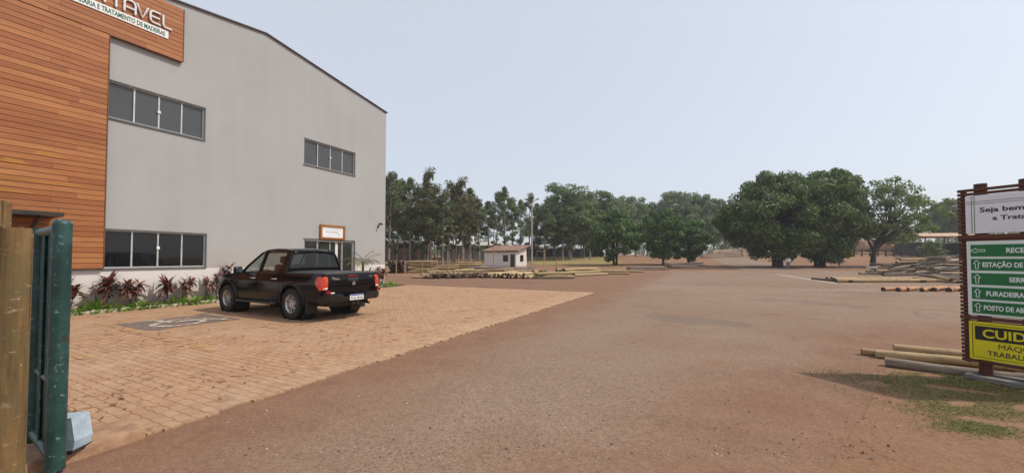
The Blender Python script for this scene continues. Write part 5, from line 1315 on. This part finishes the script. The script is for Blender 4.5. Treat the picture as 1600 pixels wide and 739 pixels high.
m=MB(); m.box((x0+.052,-.0662,.520),(x1-.052,-.0636,.692)); bb=m.build('black_band',M['p_black'],yp)
lettering('CUIDADO',.108,.66,.190,.552,-.0668,M['p_yellow'],bb,bold=.025)
lettering('MÁQUINAS',.058,.42,.315,.430,Yf-.0004,M['ink'],yp,bold=.0); lettering('TRABALHANDO',.060,.55,.226,.335,Yf-.0004,M['ink'],yp,bold=.008)
# grey squared timbers at its foot
for (a,b,w,h,z,l) in (((6.03,5.18),(6.75,3.72),.10,.07,.04,'weathered grey squared timber lying right under the signboard posts'),((5.88,5.02),(6.50,3.60),.12,.06,.034,'weathered grey squared timber on the grass in front of the signboard, the nearest')):
    m=MB(); p=Vector((a[0],a[1],0)); q=Vector((b[0],b[1],0)); c_=(p+q)/2; L=(q-p).length; m.bbox((-L/2,-w/2,-h/2),(L/2,w/2,h/2),.008)
    o=m.build('timber_beam',M['beam_grey']); o.location=(c_.x,c_.y,z+.0); o.rotation_euler=(0,0,math.atan2((q-p).y,(q-p).x)); tag(o,l,'timber beam')

# ---------------------------------------------------------------- gate at the left edge
def gpost(name,label,x,y,r,H,lean,sd):
    random.seed(sd); m=MB(); n=18; k=len(m.v); prof=[1+random.uniform(-.06,.06) for _ in range(n)]
    zs=[-.4,0,.3,.6,.9,1.2,1.5,H-.03,H]
    for i,z in enumerate(zs):
        for j in range(n):
            a=6.28318*j/n; rr=r*prof[j]*(1+.02*math.sin(z*3+j))*(.94 if i==len(zs)-1 else 1)
            m.v.append((rr*math.cos(a)+lean*z,rr*math.sin(a),z+(random.uniform(-.012,.012) if i==len(zs)-1 else 0)))
    for i in range(len(zs)-1):
        for j in range(n): m.f.append((k+i*n+j,k+i*n+(j+1)%n,k+(i+1)*n+(j+1)%n,k+(i+1)*n+j)); m.m.append(0)
    e=k+(len(zs)-1)*n; m.f.append(tuple(e+j for j in range(n))); m.m.append(0)
    o=m.build(name,M['post_wood'],smooth=50); o.location=(x,y,0); return tag(o,label,'gate post')
gpost('wooden_post','rough brown wooden gate post, the shorter one, touching the green gate',-2.975,2.30,.066,1.725,.0,3)
gpost('wooden_post','taller split wooden gate post at the very left edge of the picture',-3.085,2.26,.070,1.885,.012,4)
GT=thing('metal_gate','worn dark green metal gate leaf with rounded end standing open behind the wooden posts','gate',(-3.285,2.80,0),0)
g=MB(); g.tube([(0,0,.03),(0,0,.9),(0,0,1.80)],.052,20); 
g.lathe([(.052,0),(.045,.018),(.026,.030),(0,.034)],20,axis='Z',c=(0,0,1.80)); g.build('end_tube',M['green_paint'],GT,smooth=60)
dirg=Vector((-.55,.35,0)).normalized()
for k_ in (.15,.24,.50): g=MB(); p=dirg*k_+Vector((0,-.014,0)); g.beam((p.x,p.y,.1),(p.x,p.y,1.74),.030,.014); g.build('upright_bar',M['green_paint'],GT)
for z in (.10,.62,1.76): g=MB(); g.tube([(0,0,z),tuple(dirg*.85+Vector((0,0,z)))],.038 if z!=.62 else .022,12); g.build('rail',M['green_paint'],GT,smooth=60)
g=MB(); p0=dirg*.02+Vector((0,-.002,0)); p1=dirg*.84+Vector((0,-.002,0)); g.beam((p0.x,p0.y,.92),(p1.x,p1.y,.92),.006,1.72); g.build('sheet',M['green_paint'],GT)
g=MB(); g.tube([tuple(dirg*.85+Vector((0,0,.03))),tuple(dirg*.85+Vector((0,0,1.80)))],.06,18); g.build('end_tube',M['green_paint'],GT,smooth=60)
BK=thing('concrete_block','pale blue painted concrete block with chamfered top standing on the kerb behind the gate','block',(-3.40,2.99,.10),R(6))
m=MB(); m.prism([(-.10,0),(.085,0),(.098,.07),(.09,.11),(.07,.245),(-.10,.235)],-.07,.07); bv=m.build('block',M['block_paint'],BK)
m=MB(); m.box((-.105,-.078,-.02),(.092,.078,.004)); m.build('base_pad',M['dark_metal'],BK)
# ---------------------------------------------------------------- light, air, camera
EL=50.; AZ=95.     # degrees; azimuth clockwise from +y
w=bpy.data.worlds.new('World'); S.world=w; w.use_nodes=True; nt=w.node_tree; nt.nodes.clear()
sky=nt.nodes.new('ShaderNodeTexSky'); sky.sky_type='NISHITA'; sky.sun_disc=False; sky.sun_elevation=R(EL); sky.sun_rotation=R(AZ)
sky.air_density=1.0; sky.dust_density=3.0; sky.ozone_density=1.0; sky.altitude=0
bg=nt.nodes.new('ShaderNodeBackground'); bg.inputs[1].default_value=.15; wo=nt.nodes.new('ShaderNodeOutputWorld')
veil=nt.nodes.new('ShaderNodeMix'); veil.data_type='RGBA'; veil.inputs[0].default_value=.64; veil.inputs[7].default_value=(5.75,5.98,6.5,1)   # thin white cloud and dust over the blue
nt.links.new(sky.outputs[0],veil.inputs[6]); nt.links.new(veil.outputs[2],bg.inputs[0]); nt.links.new(bg.outputs[0],wo.inputs[0])
sd=bpy.data.lights.new('sun','SUN'); sd.energy=3.0; sd.angle=R(1.0); sd.color=(1,.94,.84)
so=bpy.data.objects.new('sun',sd); COL.objects.link(so)
tosun=Vector((math.sin(R(AZ))*math.cos(R(EL)),math.cos(R(AZ))*math.cos(R(EL)),math.sin(R(EL))))
so.rotation_euler=(-tosun).to_track_quat('-Z','Y').to_euler(); so.location=(20,10,40)
HAZE=.0006
if HAZE:
    t=NT('haze_air'); pv=t.n('ShaderNodeVolumePrincipled'); pv.inputs['Color'].default_value=(.86,.90,.95,1); pv.inputs['Density'].default_value=HAZE; pv.inputs['Anisotropy'].default_value=.2
    t.t.links.new(pv.outputs[0],t.out.inputs[1])
    m=MB(); m.box((-140,-60,-1.5),(300,260,40)); tag(m.build('haze',t.m),kind='stuff')
cd=bpy.data.cameras.new('camera'); co=bpy.data.objects.new('camera',cd); COL.objects.link(co); S.camera=co
cd.sensor_width=36; cd.lens=36*600/1600; cd.shift_y=.01112; cd.clip_start=.05; cd.clip_end=5000
co.location=(0,0,EYE); co.rotation_euler=(R(91.5),0,0)
S.view_settings.view_transform='Standard'; S.view_settings.look='None'; S.view_settings.exposure=0.0; S.view_settings.gamma=1
S.cycles.max_bounces=6; S.cycles.transparent_max_bounces=12; S.cycles.volume_bounces=0
print('LOGS',NLOG)
